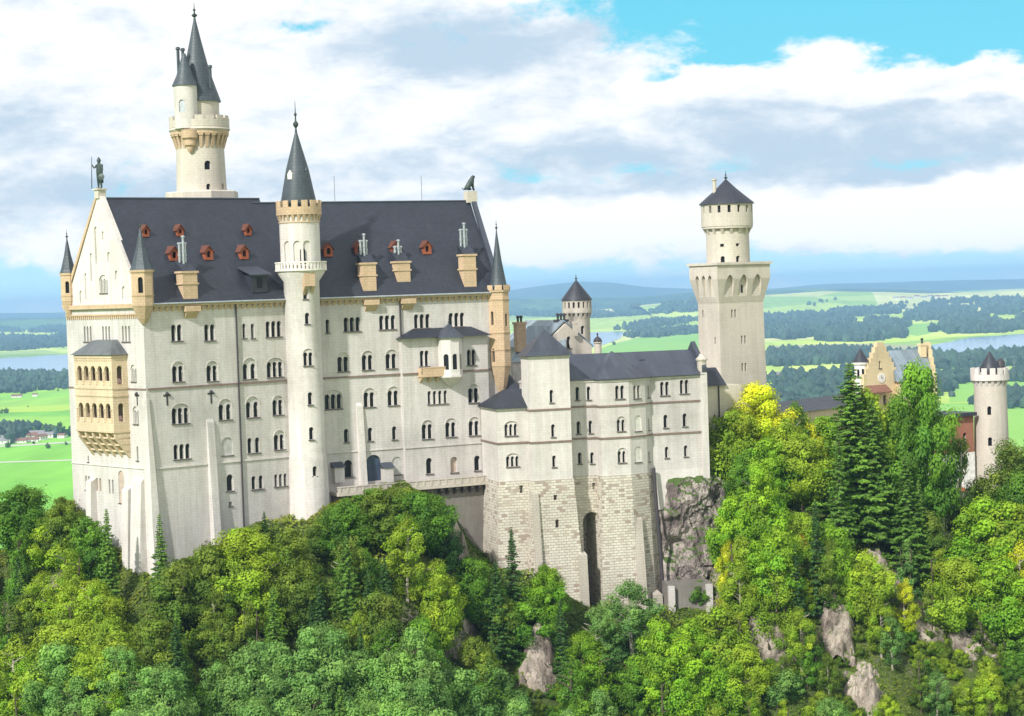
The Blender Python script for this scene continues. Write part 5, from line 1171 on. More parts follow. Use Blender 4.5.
# rock cliff under the right of the wing (a displaced solid)
def crag(name, corners, z0, z1, seed, amp=1.6, nu=60, nv=60, d=9, topn=2.0, lean=.12):
    """rock wall between two plan points: front sheet with noise, closed behind"""
    W_ = Wall(*corners); U_, V_ = np.meshgrid(np.linspace(0, W_.L, nu), np.linspace(0, 1, nv)); 
    zt_ = z1+fbm(U_, U_*0, 5, seed)*topn; zz_ = z0+(zt_-z0)*V_
    dd = amp*(fbm(U_*1.0, zz_*.7, 6, seed+1, 6)*1.8+(1-np.abs(fbm(U_+zz_*.3, zz_*.8, 3.4, seed+5, 5))*2)*1.3+np.round(fbm(U_, zz_, 5, seed+7, 2)*3)/3*1.2)+(1-V_)*(z1-z0)*lean+np.floor(zz_/2.2+fbm(U_, zz_, 4, seed+9)*2)*0
    e = np.minimum(U_, W_.L-U_)/W_.L; dd = dd-np.clip(1-e*6, 0, 1)**2*d*.55-np.clip((V_-.88)/.12, 0, 1)**2*2.5
    Xw = W_.p0.x+W_.t.x*U_+W_.n.x*dd; Yw = W_.p0.y+W_.t.y*U_+W_.n.y*dd
    bx_ = W_.p0.x+W_.t.x*U_[-1:]-W_.n.x*d; by_ = W_.p0.y+W_.t.y*U_[-1:]-W_.n.y*d
    Xw = np.vstack([Xw, bx_, bx_]); Yw = np.vstack([Yw, by_, by_]); zz_ = np.vstack([zz_, zz_[-1:]*0+z1-.5, zz_[-1:]*0+z0])
    return mesh_grid(name, Xw, Yw, zz_, M['rock'], smooth=False)
cl1, cl2 = at(655, 540, 330.5).xy, at(738, 540, 336).xy
tag(crag('rock_cliff', (cl1, cl2), 44, at(690, 471.5, 332).z, 11, 1.0, 90, 90, 10, .35, .07), kind='structure')
def outcrop(px, py, w_, h_, seed, push=1.6):
    """bare rock breaking through the slope: the hillside itself pushed out in ledges and cracks"""
    d = ray(px, py); ys = np.arange(240, 400, .25); k_ = np.nonzero(ground(d.x/d.y*ys, ys) >= 100+d.z/d.y*ys)[0]
    if not len(k_): return
    y0 = ys[k_[0]]; x0 = d.x/d.y*y0; X, Y = np.meshgrid(np.arange(x0-w_, x0+w_, .28), np.arange(y0-h_, y0+h_, .28)); r = np.sqrt(((X-x0)/w_/1.15)**2+((Y-y0)/h_/1.15)**2)+fbm(X, Y, 4, seed, 5)*.6
    mk = np.clip((1.0-r)/.5, 0, 1); mk = mk*mk*(3-2*mk); G_ = ground(X, Y)
    rid = 1-np.abs(fbm(X*1.3, Y+G_*.5, 3.2, seed+3, 5))*2.4; st_ = fbm(X, G_, 4, seed+4, 4); led = (np.floor(G_/1.9+st_*1.2)-G_/1.9)*-1.0
    up = mk*(push*.3+rid*.7+led*1.2+fbm(X, Y, 1.6, seed+8, 4)*.8); Z = G_+up-(1-mk)*1.2; Yd = Y-mk*(push*.55+led*1.2+st_*1.0)
    tag(mesh_grid('rock_outcrop', X, Yd, Z, M['rock2'], smooth=False), kind='structure')
M['rock2'] = rockmat('pale_rock', (.46, .39, .33), (.20, .16, .135), (.09, .13, .03), -.02)
for i, (px, py, w_, h_) in enumerate(((770, 632, 4.0, 3.8), (838, 618, 3.4, 4.6), (893, 588, 4.6, 4.4), (540, 672, 3.2, 4.6), (458, 570, 2.6, 6.0), (975, 645, 4.5, 3.5), (857, 690, 5, 3.5), (925, 628, 3, 3), (745, 690, 3, 3))): outcrop(px, py, w_, h_, 20+i*7)
# masonry retaining wall at the foot of the cliff
rw_ = thing('retaining_wall', 'grey buttressed retaining wall at the foot of the rock cliff', 'wall', (*at(690, 600, 322).xy, 46)); w0, w1 = at(668, 600, 324).xy, at(712, 600, 325).xy; WQ = Wall(w0, w1); zt_ = WQ.hit(690, 583)[1]
mb = MB(); mb.wbox(WQ, 0, WQ.L, 42, zt_, -4, 0); mb.build('wall', M['concrete'], rw_)
for uu in (0, WQ.L-1.0): mb = MB(); mb.wbox(WQ, uu, uu+1.0, 42, zt_-.3, .003, .8); mb.build('buttress', M['wall'], rw_)

# ================================================================== PLAIN, LAKES, WOODS, FAR HILLS
ZP = -100.0
def grassmat():
    m, t = mat('plain_fields', .95, .1); o = t.c.outputs['Object']
    mp = scaled(t, o, (1/420, 1/520, 0))
    v2 = t.add('ShaderNodeTexVoronoi'); v2.inputs['Scale'].default_value = 1; t.link(scaled(t, o, (1/1100, 1/2600, 0)), v2.inputs['Vector']); s2_ = t.add('ShaderNodeSeparateColor'); t.link(v2.outputs['Color'], s2_.inputs[0])
    vo = t.add('ShaderNodeTexVoronoi'); vo.inputs['Scale'].default_value = 1; t.link(mp, vo.inputs['Vector']); vo.inputs['Randomness'].default_value = .85
    sc_ = t.add('ShaderNodeSeparateColor'); t.link(vo.outputs['Color'], sc_.inputs[0])
    near = t.ramp(sc_.outputs[0], [(0, (.14, .40, .03)), (.35, (.18, .46, .04)), (.6, (.24, .50, .06)), (.85, (.34, .52, .06)), (1, (.16, .36, .04))], 'CONSTANT')
    near = t.mix(.6, near, (.20, .46, .05, 1))
    far = t.ramp(s2_.outputs[0], [(0, (.30, .48, .07)), (.2, (.52, .66, .10)), (.42, (.66, .66, .24)), (.58, (.22, .36, .08)), (.72, (.70, .68, .30)), (.88, (.58, .72, .08))], 'CONSTANT')
    far = t.mix(.35, far, t.ramp(sc_.outputs[0], [(0, (.15, .3, .07)), (.5, (.5, .58, .2)), (.8, (.3, .45, .1))], 'CONSTANT'))
    s_ = t.add('ShaderNodeSeparateXYZ'); t.link(o, s_.inputs[0]); f = t.rng(s_.outputs[1], 4300, 6000)
    fx = t.rng(s_.outputs[0], -300, 100); f = t.m('MAXIMUM', f, fx)
    col = t.mix(f, near, far); n = t.noise(scaled(t, o, (1/60, 1/400, 0)), 1, 6, .6); col = t.mix(1, col, t.ramp(n, [(.3, .82), (.7, 1.15)]), 'MULTIPLY')
    t.link(col, t.b.inputs['Base Color']); return m
M['fields'] = grassmat()
# the plain: one polar sheet, widening with distance, out past the horizon
rr_ = np.concatenate([np.linspace(400, 3000, 24), np.geomspace(3100, 60000, 90)]); an = np.linspace(-.75, .75, 160)
RR, AN = np.meshgrid(rr_, an, indexing='ij'); X = RR*np.sin(AN); Y = RR*np.cos(AN); Z = np.full_like(X, ZP)
amp = np.clip((RR-9000)/9000, 0, 1); Z = Z+amp*(25+fbm(X, Y, 4500, 5)*42+fbm(X, Y, 1500, 6)*14)*np.clip((45000-RR)/9000, 0, 1)
gr = mesh_grid('plain_ground', X, Y, Z, M['fields']); tag(gr, kind='structure')
# ground right round the camera side so the sheet has no hole
X, Y = np.meshgrid(np.linspace(-9000, 9000, 30), np.linspace(-3000, 520, 12)); o = mesh_grid('valley_floor', X, Y, np.full_like(X, ZP-.5), M['fields']); tag(o, kind='structure')
def flat(name, px_poly, m, h=.6, z=ZP, label=None, cat=None, kind='structure'):
    P = [onz(px, py, z) for px, py in px_poly]; P = [(p.x, p.y, z+h*.3) for p in P]
    b = MB(); b.poly(P, (0, 0, h*.7)); o = b.build(name, m, uvs=False); tag(o, label, cat, None, kind); return o
mw, t = mat('lake_water', .12, .5); t.b.inputs['Base Color'].default_value = (.22, .34, .46, 1); wv = t.noise(scaled(t, t.c.outputs['Object'], (1/25, 1/25, 0)), 1, 4, .6); bump(t, wv, .04, 1.0); M['water'] = mw
def smooth_poly(pts, n=6, j=.6, seed=1):
    r = random.Random(seed); q = []
    for i in range(len(pts)):
        a, b = pts[i], pts[(i+1) % len(pts)]
        for k in range(n): f = k/n; q.append((a[0]+(b[0]-a[0])*f+r.uniform(-j, j)*2, a[1]+(b[1]-a[1])*f+r.uniform(-j, j)*.5))
    return q
flat('lake', smooth_poly([(-60, 361), (0, 358.5), (75, 354), (110, 354), (110, 373), (70, 374), (20, 374), (-60, 376)], seed=3), M['water'])
flat('lake', smooth_poly([(480, 318), (585, 320), (641, 321), (637, 327), (624, 331), (621, 338), (607, 344), (588, 349), (480, 351)], seed=4), M['water'])
flat('lake', smooth_poly([(1120, 328), (1024, 334), (970, 338), (932, 345), (925, 349), (932, 357), (960, 358), (1024, 353), (1120, 350)], seed=5), M['water'])
bm_, t = mat('reed_shore', .95); n = t.noise(scaled(t, t.c.outputs['Object'], (1/200, 1/80, 0)), 1, 5); t.link(t.mix(n, (.38, .36, .22, 1), (.28, .32, .16, 1)), t.b.inputs['Base Color'])
flat('reed_shore', smooth_poly([(770, 346), (860, 343.5), (930, 346), (926, 353), (860, 352), (770, 352)], seed=8), bm_, .4)
by_, t = mat('yellow_meadow', .95); n = t.noise(scaled(t, t.c.outputs['Object'], (1/100, 1/300, 0)), 1, 4); t.link(t.mix(n, (.40, .52, .03, 1), (.28, .50, .04, 1)), t.b.inputs['Base Color'])
flat('yellow_meadow', smooth_poly([(-40, 409), (80, 404.5), (110, 404), (110, 407), (60, 411), (-40, 414)], 4, .3, 9), by_, .3)
gm_, t = mat('green_meadow', .95); n = t.noise(scaled(t, t.c.outputs['Object'], (1/90, 1/300, 0)), 1, 4); t.link(t.mix(n, (.16, .40, .04, 1), (.28, .48, .07, 1)), t.b.inputs['Base Color'])
for i, pg in enumerate(([(609, 345), (640, 337), (700, 332), (700, 353), (592, 354)], [(905, 325), (945, 322), (945, 330), (918, 336), (900, 334)], [(950, 383), (1060, 379), (1060, 398), (950, 402)], [(900, 405), (1060, 400), (1060, 470), (900, 480)],
                        [(770, 352), (790, 349), (830, 354), (800, 357)], [(800, 395), (850, 392), (850, 402), (800, 404)])):
    flat('meadow', smooth_poly(pg, 5, .5, 20+i), gm_, .35)
rd, t = mat('pale_track', .9); t.b.inputs['Base Color'].default_value = (.5, .48, .42, 1)
flat('road', [(-40, 463.2), (80, 459.6), (120, 458.4), (120, 459.2), (80, 460.4), (-40, 464.1)], rd, .5)
flat('road', [(-40, 447.6), (30, 444.5), (90, 440.5), (90, 441.5), (30, 445.6), (-40, 449)], rd, .5)

# far hills: closed ridges of real depth
def ridge(name, sil, Y0, depth, seed, mcol, mm=None):
    pxs = np.linspace(sil[0][0], sil[-1][0], 160); pys = np.interp(pxs, [p[0] for p in sil], [p[1] for p in sil]); X = (pxs-512)/F*Y0; hz = 100+(290-(pxs-512)*.0332-pys)/F*Y0
    vv = np.linspace(-1, 1, 21); prof = np.cos(vv*math.pi/2)**1.3
    XX = np.repeat(X[None], 21, 0); YY = Y0+np.repeat(vv[:, None], 160, 1)*depth+fbm(XX, XX*0, 3000, seed)*depth*.2; ZZ = ZP-5+(hz[None]-ZP+5)*prof[:, None]+prof[:, None]*fbm(XX, YY, 1400, seed+1)*9
    m, t = mat(name, .95, .1); n = t.noise(scaled(t, t.c.outputs['Object'], (1/900, 1/2500, 1/300)), 1, 6, .6); t.link(t.mix(t.rng(n, .45, .62), c4(mcol[0]), c4(mcol[1])), t.b.inputs['Base Color'])
    o = mesh_grid(name, XX, YY, ZZ, mm or m); tag(o, kind='structure'); return o
ridge('distant_hills', [(-700, 296), (-300, 305), (-60, 314), (0, 313.5), (70, 313), (200, 310), (330, 306), (440, 300), (500, 292), (540, 286), (580, 281.5), (610, 282), (650, 287.5), (690, 288.5), (760, 290), (820, 284), (900, 282), (960, 280), (1024, 279), (1200, 272), (1700, 262)], 27000, 3500, 3, ((.02, .05, .03), (.05, .09, .04)))
ridge('distant_hills', [(-700, 306), (-60, 321), (0, 319), (80, 318), (200, 316), (500, 299), (640, 297), (700, 292), (780, 289), (830, 288.5), (900, 289), (960, 292), (1100, 290), (1700, 275)], 17500, 2500, 8, ((.03, .07, .035), (.12, .22, .06)))
fridge = ridge('field_ridge', [(640, 306), (700, 300), (770, 295), (830, 291), (900, 292), (940, 293.5), (1024, 291), (1150, 290), (1300, 292)], 13500, 2200, 12, ((.30, .46, .08), (.42, .52, .12)), M['fields'])

# woods: masses of rounded crowns over a pixel polygon on the plain
ICO = bmesh.new(); bmesh.ops.create_icosphere(ICO, subdivisions=1, radius=1); IV = np.array([v.co[:] for v in ICO.verts]); IF = np.array([[v.index for v in f.verts] for f in ICO.faces]); ICO.free()
def mesh_np(name, V, Fc, m, col=None, smooth=False):
    me = bpy.data.meshes.new(name); k = Fc.shape[1]; me.vertices.add(len(V)); me.vertices.foreach_set('co', V.astype(np.float32).ravel()); me.loops.add(Fc.size); me.loops.foreach_set('vertex_index', Fc.astype(np.int32).ravel())
    me.polygons.add(len(Fc)); me.polygons.foreach_set('loop_start', np.arange(0, Fc.size, k, dtype=np.int32)); me.update(calc_edges=True)
    me.polygons.foreach_set('use_smooth', np.full(len(Fc), smooth))
    if col is not None: a = me.attributes.new('tint', 'FLOAT_COLOR', 'POINT'); a.data.foreach_set('color', col.astype(np.float32).ravel())
    me.materials.append(m); o = bpy.data.objects.new(name, me); COL.objects.link(o); return o
M['wood'] = leafmat('far_wood', (.020, .050, .034), (.040, .080, .045), .05)
def inpoly(x, y, pg):
    r = np.zeros(len(x), bool); j = len(pg)-1
    for i in range(len(pg)):
        xi, yi = pg[i]; xj, yj = pg[j]; c_ = ((yi > y) != (yj > y)) & (x < (xj-xi)*(y-yi)/((yj-yi) or 1e-9)+xi); r ^= c_; j = i
    return r
from mathutils.bvhtree import BVHTree
def bvh(objs):
    vs, fs = [], []
    for o in objs: k = len(vs); vs += [v.co.copy() for v in o.data.vertices]; fs += [tuple(i+k for i in p.vertices) for p in o.data.polygons]
    return BVHTree.FromPolygons(vs, fs)
LAND = None
def onto(px, py):
    """where the line of sight meets the plain or the far ridges"""
    r = LAND.ray_cast(CAM+ray(px, py)*700, ray(px, py)); return r[0]
def woods(px_poly, size, spacing, label, thin=.0, seed=1, height=1.25, m='wood', gaps=None, q=1.0):
    g = np.random.default_rng(seed); xs = [p[0] for p in px_poly]; ys = [p[1] for p in px_poly]
    n = int((max(xs)-min(xs))*(max(ys)-min(ys))*1.1*q); x = g.uniform(min(xs), max(xs), n); y = g.uniform(min(ys), max(ys), n)
    k_ = inpoly(x, y, px_poly); x, y = x[k_], y[k_]
    if gaps is not None: k_ = fbm(x*.35, y*1.6, 9, seed) > -gaps; x, y = x[k_], y[k_]
    H_ = [onto(a, b_) for a, b_ in zip(x, y)]; Q = np.array([h[:] for h in H_ if h is not None]); n = len(Q); Q[:, 0] += g.normal(0, 25, n); Q[:, 1] += g.normal(0, 40, n)
    s_ = (4.5+size*.42)*g.uniform(.6, 1.3, n); hz = s_*height*g.uniform(.8, 1.3, n)
    V = IV[None]*np.stack([s_, s_, hz], 1)[:, None]*(1+g.uniform(-.25, .25, (n, len(IV), 1))); V = V+(Q+np.stack([hz*0, hz*0, hz*.6], 1))[:, None]
    Fc = (IF[None]+(np.arange(n)*len(IV))[:, None, None]).reshape(-1, 3); c_ = np.zeros((n, len(IV), 4)); c_[..., 0] = g.uniform(.1, .9, n)[:, None]; c_[..., 1] = g.uniform(0, 1, n)[:, None]; c_[..., 3] = 1
    o = mesh_np('woodland', V.reshape(-1, 3), Fc, M[m], c_.reshape(-1, 4)); tag(o, label, 'wood', kind='stuff'); return n
LAND = bvh([gr, fridge])
nn = 0
nn += woods([(-60, 378), (0, 377), (62, 377.5), (70, 381), (40, 386), (-60, 390)], 12, 17, 'dark blue-green wood along the near shore of the left lake', seed=1)
nn += woods([(-60, 352), (0, 352), (75, 346), (110, 345), (110, 334), (40, 338), (-60, 334)], 16, 40, 'wooded far shore of the left lake', seed=2, gaps=.35)
nn += woods([(-60, 331), (110, 334), (110, 318), (-60, 320)], 20, 95, 'blue forest on the low ridge at the far left', seed=3, gaps=.25)
nn += woods([(628, 337), (660, 331), (700, 329), (700, 333), (650, 338)], 13, 20, 'dark wood beyond the middle meadow left of the square tower', seed=4)
nn += woods([(622, 330), (645, 322), (700, 319), (700, 325), (650, 333)], 13, 36, 'wooded point on the middle lake', seed=14, gaps=.2)
nn += woods([(510, 306), (700, 298), (700, 312), (600, 318), (510, 316)], 20, 110, 'hazy far woods behind the middle lake', seed=5, gaps=-.02)
nn += woods([(765, 318), (860, 309), (960, 300), (1060, 298), (1060, 326), (980, 334), (945, 334), (950, 322), (905, 324), (898, 338), (860, 342), (765, 338)], 17, 42, 'broad blue forest across the middle of the right plain', seed=6, gaps=.08)
nn += woods([(765, 357), (800, 353), (860, 355), (930, 357), (935, 363), (860, 364), (765, 366)], 13, 24, 'dark tree belt in front of the beige reed shore', seed=7, gaps=.1)
nn += woods([(930, 362), (1060, 354), (1060, 364), (930, 368)], 12, 18, 'dark belt of trees on the near shore of the right lake', seed=8)
nn += woods([(765, 380), (850, 372), (1060, 372), (1060, 380), (950, 384), (900, 404), (765, 408)], 9, 20, 'loose trees and hedges around the village on the right plain', seed=9, gaps=.15, q=.22)
nn += woods([(760, 304), (1060, 293), (1060, 297), (760, 307)], 14, 70, 'thin tree lines between the far bright fields', seed=12, gaps=-.1)
nn += woods([(-40, 434), (25, 431), (25, 438), (-40, 441)], 7, 10, 'dark hedge of round trees behind the left hamlet', seed=10)
nn += woods([(-40, 392), (0, 389), (45, 386), (75, 384), (110, 381), (110, 384), (75, 389), (40, 392), (-40, 396)], 8, 16, 'scattered bushes beyond the left meadow', seed=11, gaps=.1, q=.3)
nn += woods([(1000, 400), (1060, 398), (1060, 404), (1000, 406)], 8, 14, 'hedge behind the gate tower', seed=13)
print('wood crowns', nn)
# ---- houses
HG = {'left': 'houses of the hamlet in the left meadow', 'right': 'houses of the village on the right plain', 'far': 'houses of the far hill village'}
def house(L_, Wd_, H_, wallm, roofm):
    r = thing('house', 'x', 'house'); mb = MB(); mb.box((0, 0), L_, Wd_, 0, H_); mb.build('wall', M[wallm], r)
    b = MB(); h = Wd_*.36; b.poly([(-L_/2-.8, -Wd_/2-.9, H_), (-L_/2-.8, Wd_/2+.9, H_), (-L_/2-.8, 0, H_+h)], (L_+1.6, 0, 0)); b.v = [(x, y, z+.02) for x, y, z in b.v]; b.build('roof', M[roofm], r)
    for i in range(3): 
        q = MB(); x = -L_/2+L_*(i+.5)/3; q.box((x, -Wd_/2-.02), 1.4, .06, H_*.45, H_*.45+1.5); q.build('window', M['glass'], r)
    return r
hp = [house(14, 10, 5.5, 'white', 'tile'), house(22, 12, 5, 'white', 'tileg'), house(28, 13, 4.5, 'trim', 'tile')]
used = [False]*3
def put_house(k, px, py, rz, sc, label, group):
    P = onto(px, py)
    if not used[k]: o = hp[k]; used[k] = True; o.location = P; o.rotation_euler = (0, 0, rz); o.scale = (sc,)*3
    else: o = dup(hp[k], P, rz, sc)
    o['label'] = label; o['category'] = 'house'; o['group'] = group
ordn = ['leftmost', 'second from the left', 'third from the left', 'fourth from the left', 'fifth from the left', 'sixth from the left', 'seventh from the left', 'eighth from the left', 'ninth from the left', 'tenth from the left', 'eleventh from the left', 'twelfth from the left', 'thirteenth from the left', 'fourteenth from the left', 'fifteenth from the left', 'rightmost']
RF = ['with brown roof', 'with long grey roof', 'with broad brown roof']
def village(lst, g, where):
    lst = sorted(lst)
    for i, (px, py, k, rz, sc) in enumerate(lst):
        put_house(k, px, py, rz, sc, f'pale house {RF[k]}, {ordn[i] if i < len(lst)-1 else "rightmost"} {where}'.replace('from the left in', 'from left in').replace('from the left of', 'from left of'), HG[g])
village([(3, 444, 1, .1, 1), (9, 441, 1, .3, 1), (14, 440.5, 0, -.2, 1), (19, 443, 2, .1, .8), (24, 439, 0, .5, 1), (29, 438.5, 2, .2, 1), (31, 442, 2, .05, .8), (37, 437, 1, -.1, 1.1), (42, 440, 0, .9, 1), (46, 438, 1, .15, 1), (52, 437.5, 0, .3, 1), (56, 435, 2, .2, .7), (62, 438, 0, -.3, .8)], 'left', 'in the left hamlet')
village([(770, 379, 0, .2, 1.1), (776, 377, 1, .3, 1.2), (781, 378.5, 0, -.3, 1), (796, 374.5, 0, .1, 1.3), (799, 377, 0, .8, 1), (816, 378, 2, .2, .8), (819, 375, 0, .3, 1.2), (830, 382, 0, .5, .9), (1012, 378, 0, .3, 1)], 'right', 'in the village beside the square tower')
village([(896, 299, 1, .2, 1.6), (903, 298.2, 2, .2, 1.3), (910, 299, 1, .3, 1.5), (917, 298, 0, .1, 2), (924, 298.6, 1, .2, 1.6), (931, 297.6, 1, .2, 1.7), (938, 298, 0, .3, 2), (945, 297, 2, .1, 1.3)], 'far', 'of the far ridge village')
put_house(2, 17, 397.5, .05, .8, 'long barn with brown roof standing alone in the left meadow', 'barns in the left meadow'); put_house(0, 35, 396.4, .1, .8, 'small barn with brown roof alone in the meadow, right of the long barn', 'barns in the left meadow')
# ================================================================== TREES
def leaves_mesh(name, C_, N_, S_, T_, m, asp=.62):
    """leaf sprays: one small bent quad each. C centre, N normal, S size, T tint (n,2)"""
    n = len(C_); g = rng; r = g.normal(size=(n, 3)); N_ = N_/np.linalg.norm(N_, axis=1, keepdims=True)
    a = np.cross(N_, r); a /= np.linalg.norm(a, axis=1, keepdims=True)+1e-9; b = np.cross(N_, a); s = S_[:, None]
    V = np.stack([C_-a*s, C_-b*s*asp+N_*s*.15, C_+a*s, C_+b*s*asp+N_*s*.15], 1).reshape(-1, 3)
    Fc = np.arange(n*4).reshape(n, 4); c = np.ones((n, 4, 4)); c[..., 0] = T_[:, 0:1]; c[..., 1] = T_[:, 1:2]
    return mesh_np(name, V, Fc, m, c.reshape(-1, 4))
def sph(g, n):
    v = g.normal(size=(n, 3)); return v/np.linalg.norm(v, axis=1, keepdims=True)
def deciduous(H, Rr, seed, m='green', nclump=46, per=170, leaf=.27, base=.12, airy=0.0, bark='bark', multi=1, shape=1.0, name='deciduous_tree'):
    g = np.random.default_rng(seed); root = thing(name, 'x', 'tree'); tr_ = MB(); cl = []
    zc0 = H*base; 
    for s in range(multi):
        ox = g.normal()*.5*(multi > 1); oy = g.normal()*.5*(multi > 1); lean = g.normal(size=2)*.06*H
        pts = [Vector((ox*(1), oy, -1.5)), Vector((ox, oy, H*.15))]+[Vector((ox+lean[0]*f, oy+lean[1]*f, H*f)) for f in (.4, .65, .9)]
        tr_.tube(pts, .026*H/math.sqrt(multi), 7, .008*H)
        for i in range(9//multi+2):
            f = .28+.6*(i+g.uniform(0, .8))/(9//multi+2); a = g.uniform(0, 6.28); L = Rr*(1.0-.45*f)*g.uniform(.6, 1.0); b0 = pts[0].lerp(pts[-1], f) if f < .9 else pts[-1]
            b0 = Vector((ox+lean[0]*f, oy+lean[1]*f, H*f)); e = b0+Vector((math.cos(a)*L, math.sin(a)*L, L*g.uniform(.25, .8)))
            tr_.tube([b0, b0.lerp(e, .5)+Vector((0, 0, L*.06)), e], .008*H, 5, .003*H)
    tr_.build('trunk', M[bark], root, uvs=False)
    # uneven set of leaf clumps through the crown volume
    Cs = []; Rs = []
    tries = 0
    while len(Cs) < nclump and tries < 4000:
        tries += 1; f = g.uniform(0, 1); prof = (max(.001, math.sin(math.pi*min(1, (f*.86+.14))**(1.0*shape)))**.7 if shape < 2 else (1-f)**.75) if f > 0 else 0
        rad = Rr*max(.18, prof)*math.sqrt(g.uniform(.05, 1)); a = g.uniform(0, 6.28); z = zc0+(H-zc0)*f*.93
        c_ = np.array([math.cos(a)*rad, math.sin(a)*rad, z]); r_ = Rr*g.uniform(.15, .36)*(1.1-.35*f)
        if all(np.linalg.norm((c_-q)/(np.array([1, 1, .8]))) > .45*(r_+p) for q, p in zip(Cs, Rs)): Cs.append(c_); Rs.append(r_)
    lobes = g.normal(size=3)*2
    P_, N_, S_, T_ = [], [], [], []
    for c_, r_ in zip(Cs, Rs):
        n = int(per*(r_/(Rr*.25))**1.6*(1-airy*g.uniform(.2, 1))); d = sph(g, n); rad = r_*g.uniform(.35, 1.12, n)**.6
        ax_ = np.array([c_[0], c_[1], np.hypot(c_[0], c_[1])*.45+.3])+g.normal(size=3)*.5; ax_ /= np.linalg.norm(ax_)
        st_ = g.uniform(.2, .75); d2 = d*np.array([1.0, 1.0, .8])+ax_*(d@ax_)[:, None]*st_; loose = g.uniform(size=n) < .1; rad = np.where(loose, rad*g.uniform(1.1, 1.5, n), rad)
        p = c_+d2*rad[:, None]; P_.append(p); nn_ = d2*.9+np.array([0, 0, .35])+g.normal(size=(n, 3))*.33; N_.append(nn_)
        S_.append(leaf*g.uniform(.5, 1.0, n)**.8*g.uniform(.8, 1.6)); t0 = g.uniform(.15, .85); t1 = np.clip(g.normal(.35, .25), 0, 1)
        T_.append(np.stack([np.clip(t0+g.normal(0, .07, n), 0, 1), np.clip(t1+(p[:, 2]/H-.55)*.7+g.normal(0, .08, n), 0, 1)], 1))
    PP = np.vstack(P_); PP[:, 2] *= H/np.percentile(PP[:, 2], 99.6); q_ = np.percentile(np.hypot(PP[:, 0], PP[:, 1]), 96); PP[:, :2] *= Rr*1.08/q_
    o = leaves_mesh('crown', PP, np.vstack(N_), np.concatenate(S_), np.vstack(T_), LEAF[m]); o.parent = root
    return root
def conifer(H, Rr, seed, m='dark', leaf=.24, dens=1.0, gap=.0, name='conifer'):
    g = np.random.default_rng(seed); root = thing(name, 'x', 'tree'); tr_ = MB(); tr_.tube([(0, 0, -2), (0, 0, H*.5), (0, 0, H*.99)], .016*H, 7, .02); P_, N_, S_, T_ = [], [], [], []
    z = H*.08; 
    while z < H*.985:
        f = z/H; Rw = Rr*(1-f)**.82*g.uniform(.8, 1.1)+.12; nb = max(4, int(7*(1-f)+4))
        for k in range(nb):
            if g.uniform() < gap: continue
            a = 2*math.pi*(k+g.uniform(-.35, .35))/nb; L = Rw*g.uniform(.65, 1.12); droop = g.uniform(.18, .42)
            n = int(max(8, L*26*dens)); t_ = g.uniform(.08, 1, n)**.8; x = t_*L; wd = (1-t_)*L*.26+.08
            side = g.normal(size=n)*wd*.62; zz_ = -droop*L*t_**1.3+.20*L*t_**3; 
            p = np.stack([math.cos(a)*x-math.sin(a)*side, math.sin(a)*x+math.cos(a)*side, z+zz_-np.abs(side)*.35-g.uniform(0, .28, n)*(.3+L*.12)], 1)
            P_.append(p); nn_ = np.stack([math.cos(a)*.5+g.normal(0, .35, n), math.sin(a)*.5+g.normal(0, .35, n), .8+g.normal(0, .3, n)], 1); N_.append(nn_)
            S_.append(leaf*g.uniform(.6, 1.3, n)*(.75+.5*(1-f))); tb = g.uniform(.25, .7)
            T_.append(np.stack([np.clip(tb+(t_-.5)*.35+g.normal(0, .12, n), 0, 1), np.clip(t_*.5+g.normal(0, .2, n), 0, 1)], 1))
            if k % 2 == 0: tr_.tube([(0, 0, z), (math.cos(a)*L*.7, math.sin(a)*L*.7, z-droop*L*.5)], .05+.003*H*(1-f), 4, .02)
        z += max(.28, .055*H*(1-f)**.5*.62)
    tr_.build('trunk', M['bark'], root, uvs=False)
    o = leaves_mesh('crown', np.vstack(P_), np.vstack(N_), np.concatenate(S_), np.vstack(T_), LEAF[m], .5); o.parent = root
    return root
# prototypes: (height, builder)
PROTO = {}
def proto(key, H, root): PROTO[key] = [H, root, False]
for i in range(4): proto(f'dec{i}', 12, deciduous(12, [4.2, 4.8, 3.7, 4.4][i], 100+i, 'green', [84, 92, 74, 88][i], 250, .2))
for i in range(2): proto(f'airy{i}', 13, deciduous(13, 3.4, 200+i, 'green', 64, 190, .18, .12, .4, 'palebark', 1))
for i in range(3): proto(f'feath{i}', 14, deciduous(14, [3.6, 3.0, 4.2][i], 700+i, 'green', [60, 52, 66][i], 170, .2, .06, .35, 'bark', 2, 3.0))
for i in range(2): proto(f'bush{i}', 5, deciduous(5, 3.0, 300+i, 'green', 44, 200, .18, .03, .1, 'bark', 3, .8, 'shrub'))
proto('tall0', 18, deciduous(18, 5.4, 400, 'green', 120, 270, .22, .1)); proto('tall1', 18, deciduous(18, 4.6, 401, 'green', 110, 260, .22, .08, .15))
for i in range(3): proto(f'con{i}', 18, conifer(18, [3.6, 3.1, 4.2][i], 500+i, 'dark', .19, 1.7, [.08, .15, .05][i]))
proto('slim', 12, conifer(12, 1.9, 510, 'dark', .16, 1.7, .2))
proto('field', 10, deciduous(10, 4.6, 600, 'green', 26, 70, .75, .12, 0, 'bark', 1, .9))
placed = []
def gsc(P): return P
def cast(px, py, h):
    """nearest place on the hill where a tree of height h shows its top at this pixel"""
    d = ray(px, py); ys = np.arange(205, 470, .25); xs = d.x/d.y*ys; tz = 100+d.z/d.y*ys; gz = ground(xs, ys)+h; k_ = np.nonzero(gz >= tz)[0]
    if len(k_) == 0: return None
    return Vector((xs[k_[0]], ys[k_[0]], gz[k_[0]]-h))
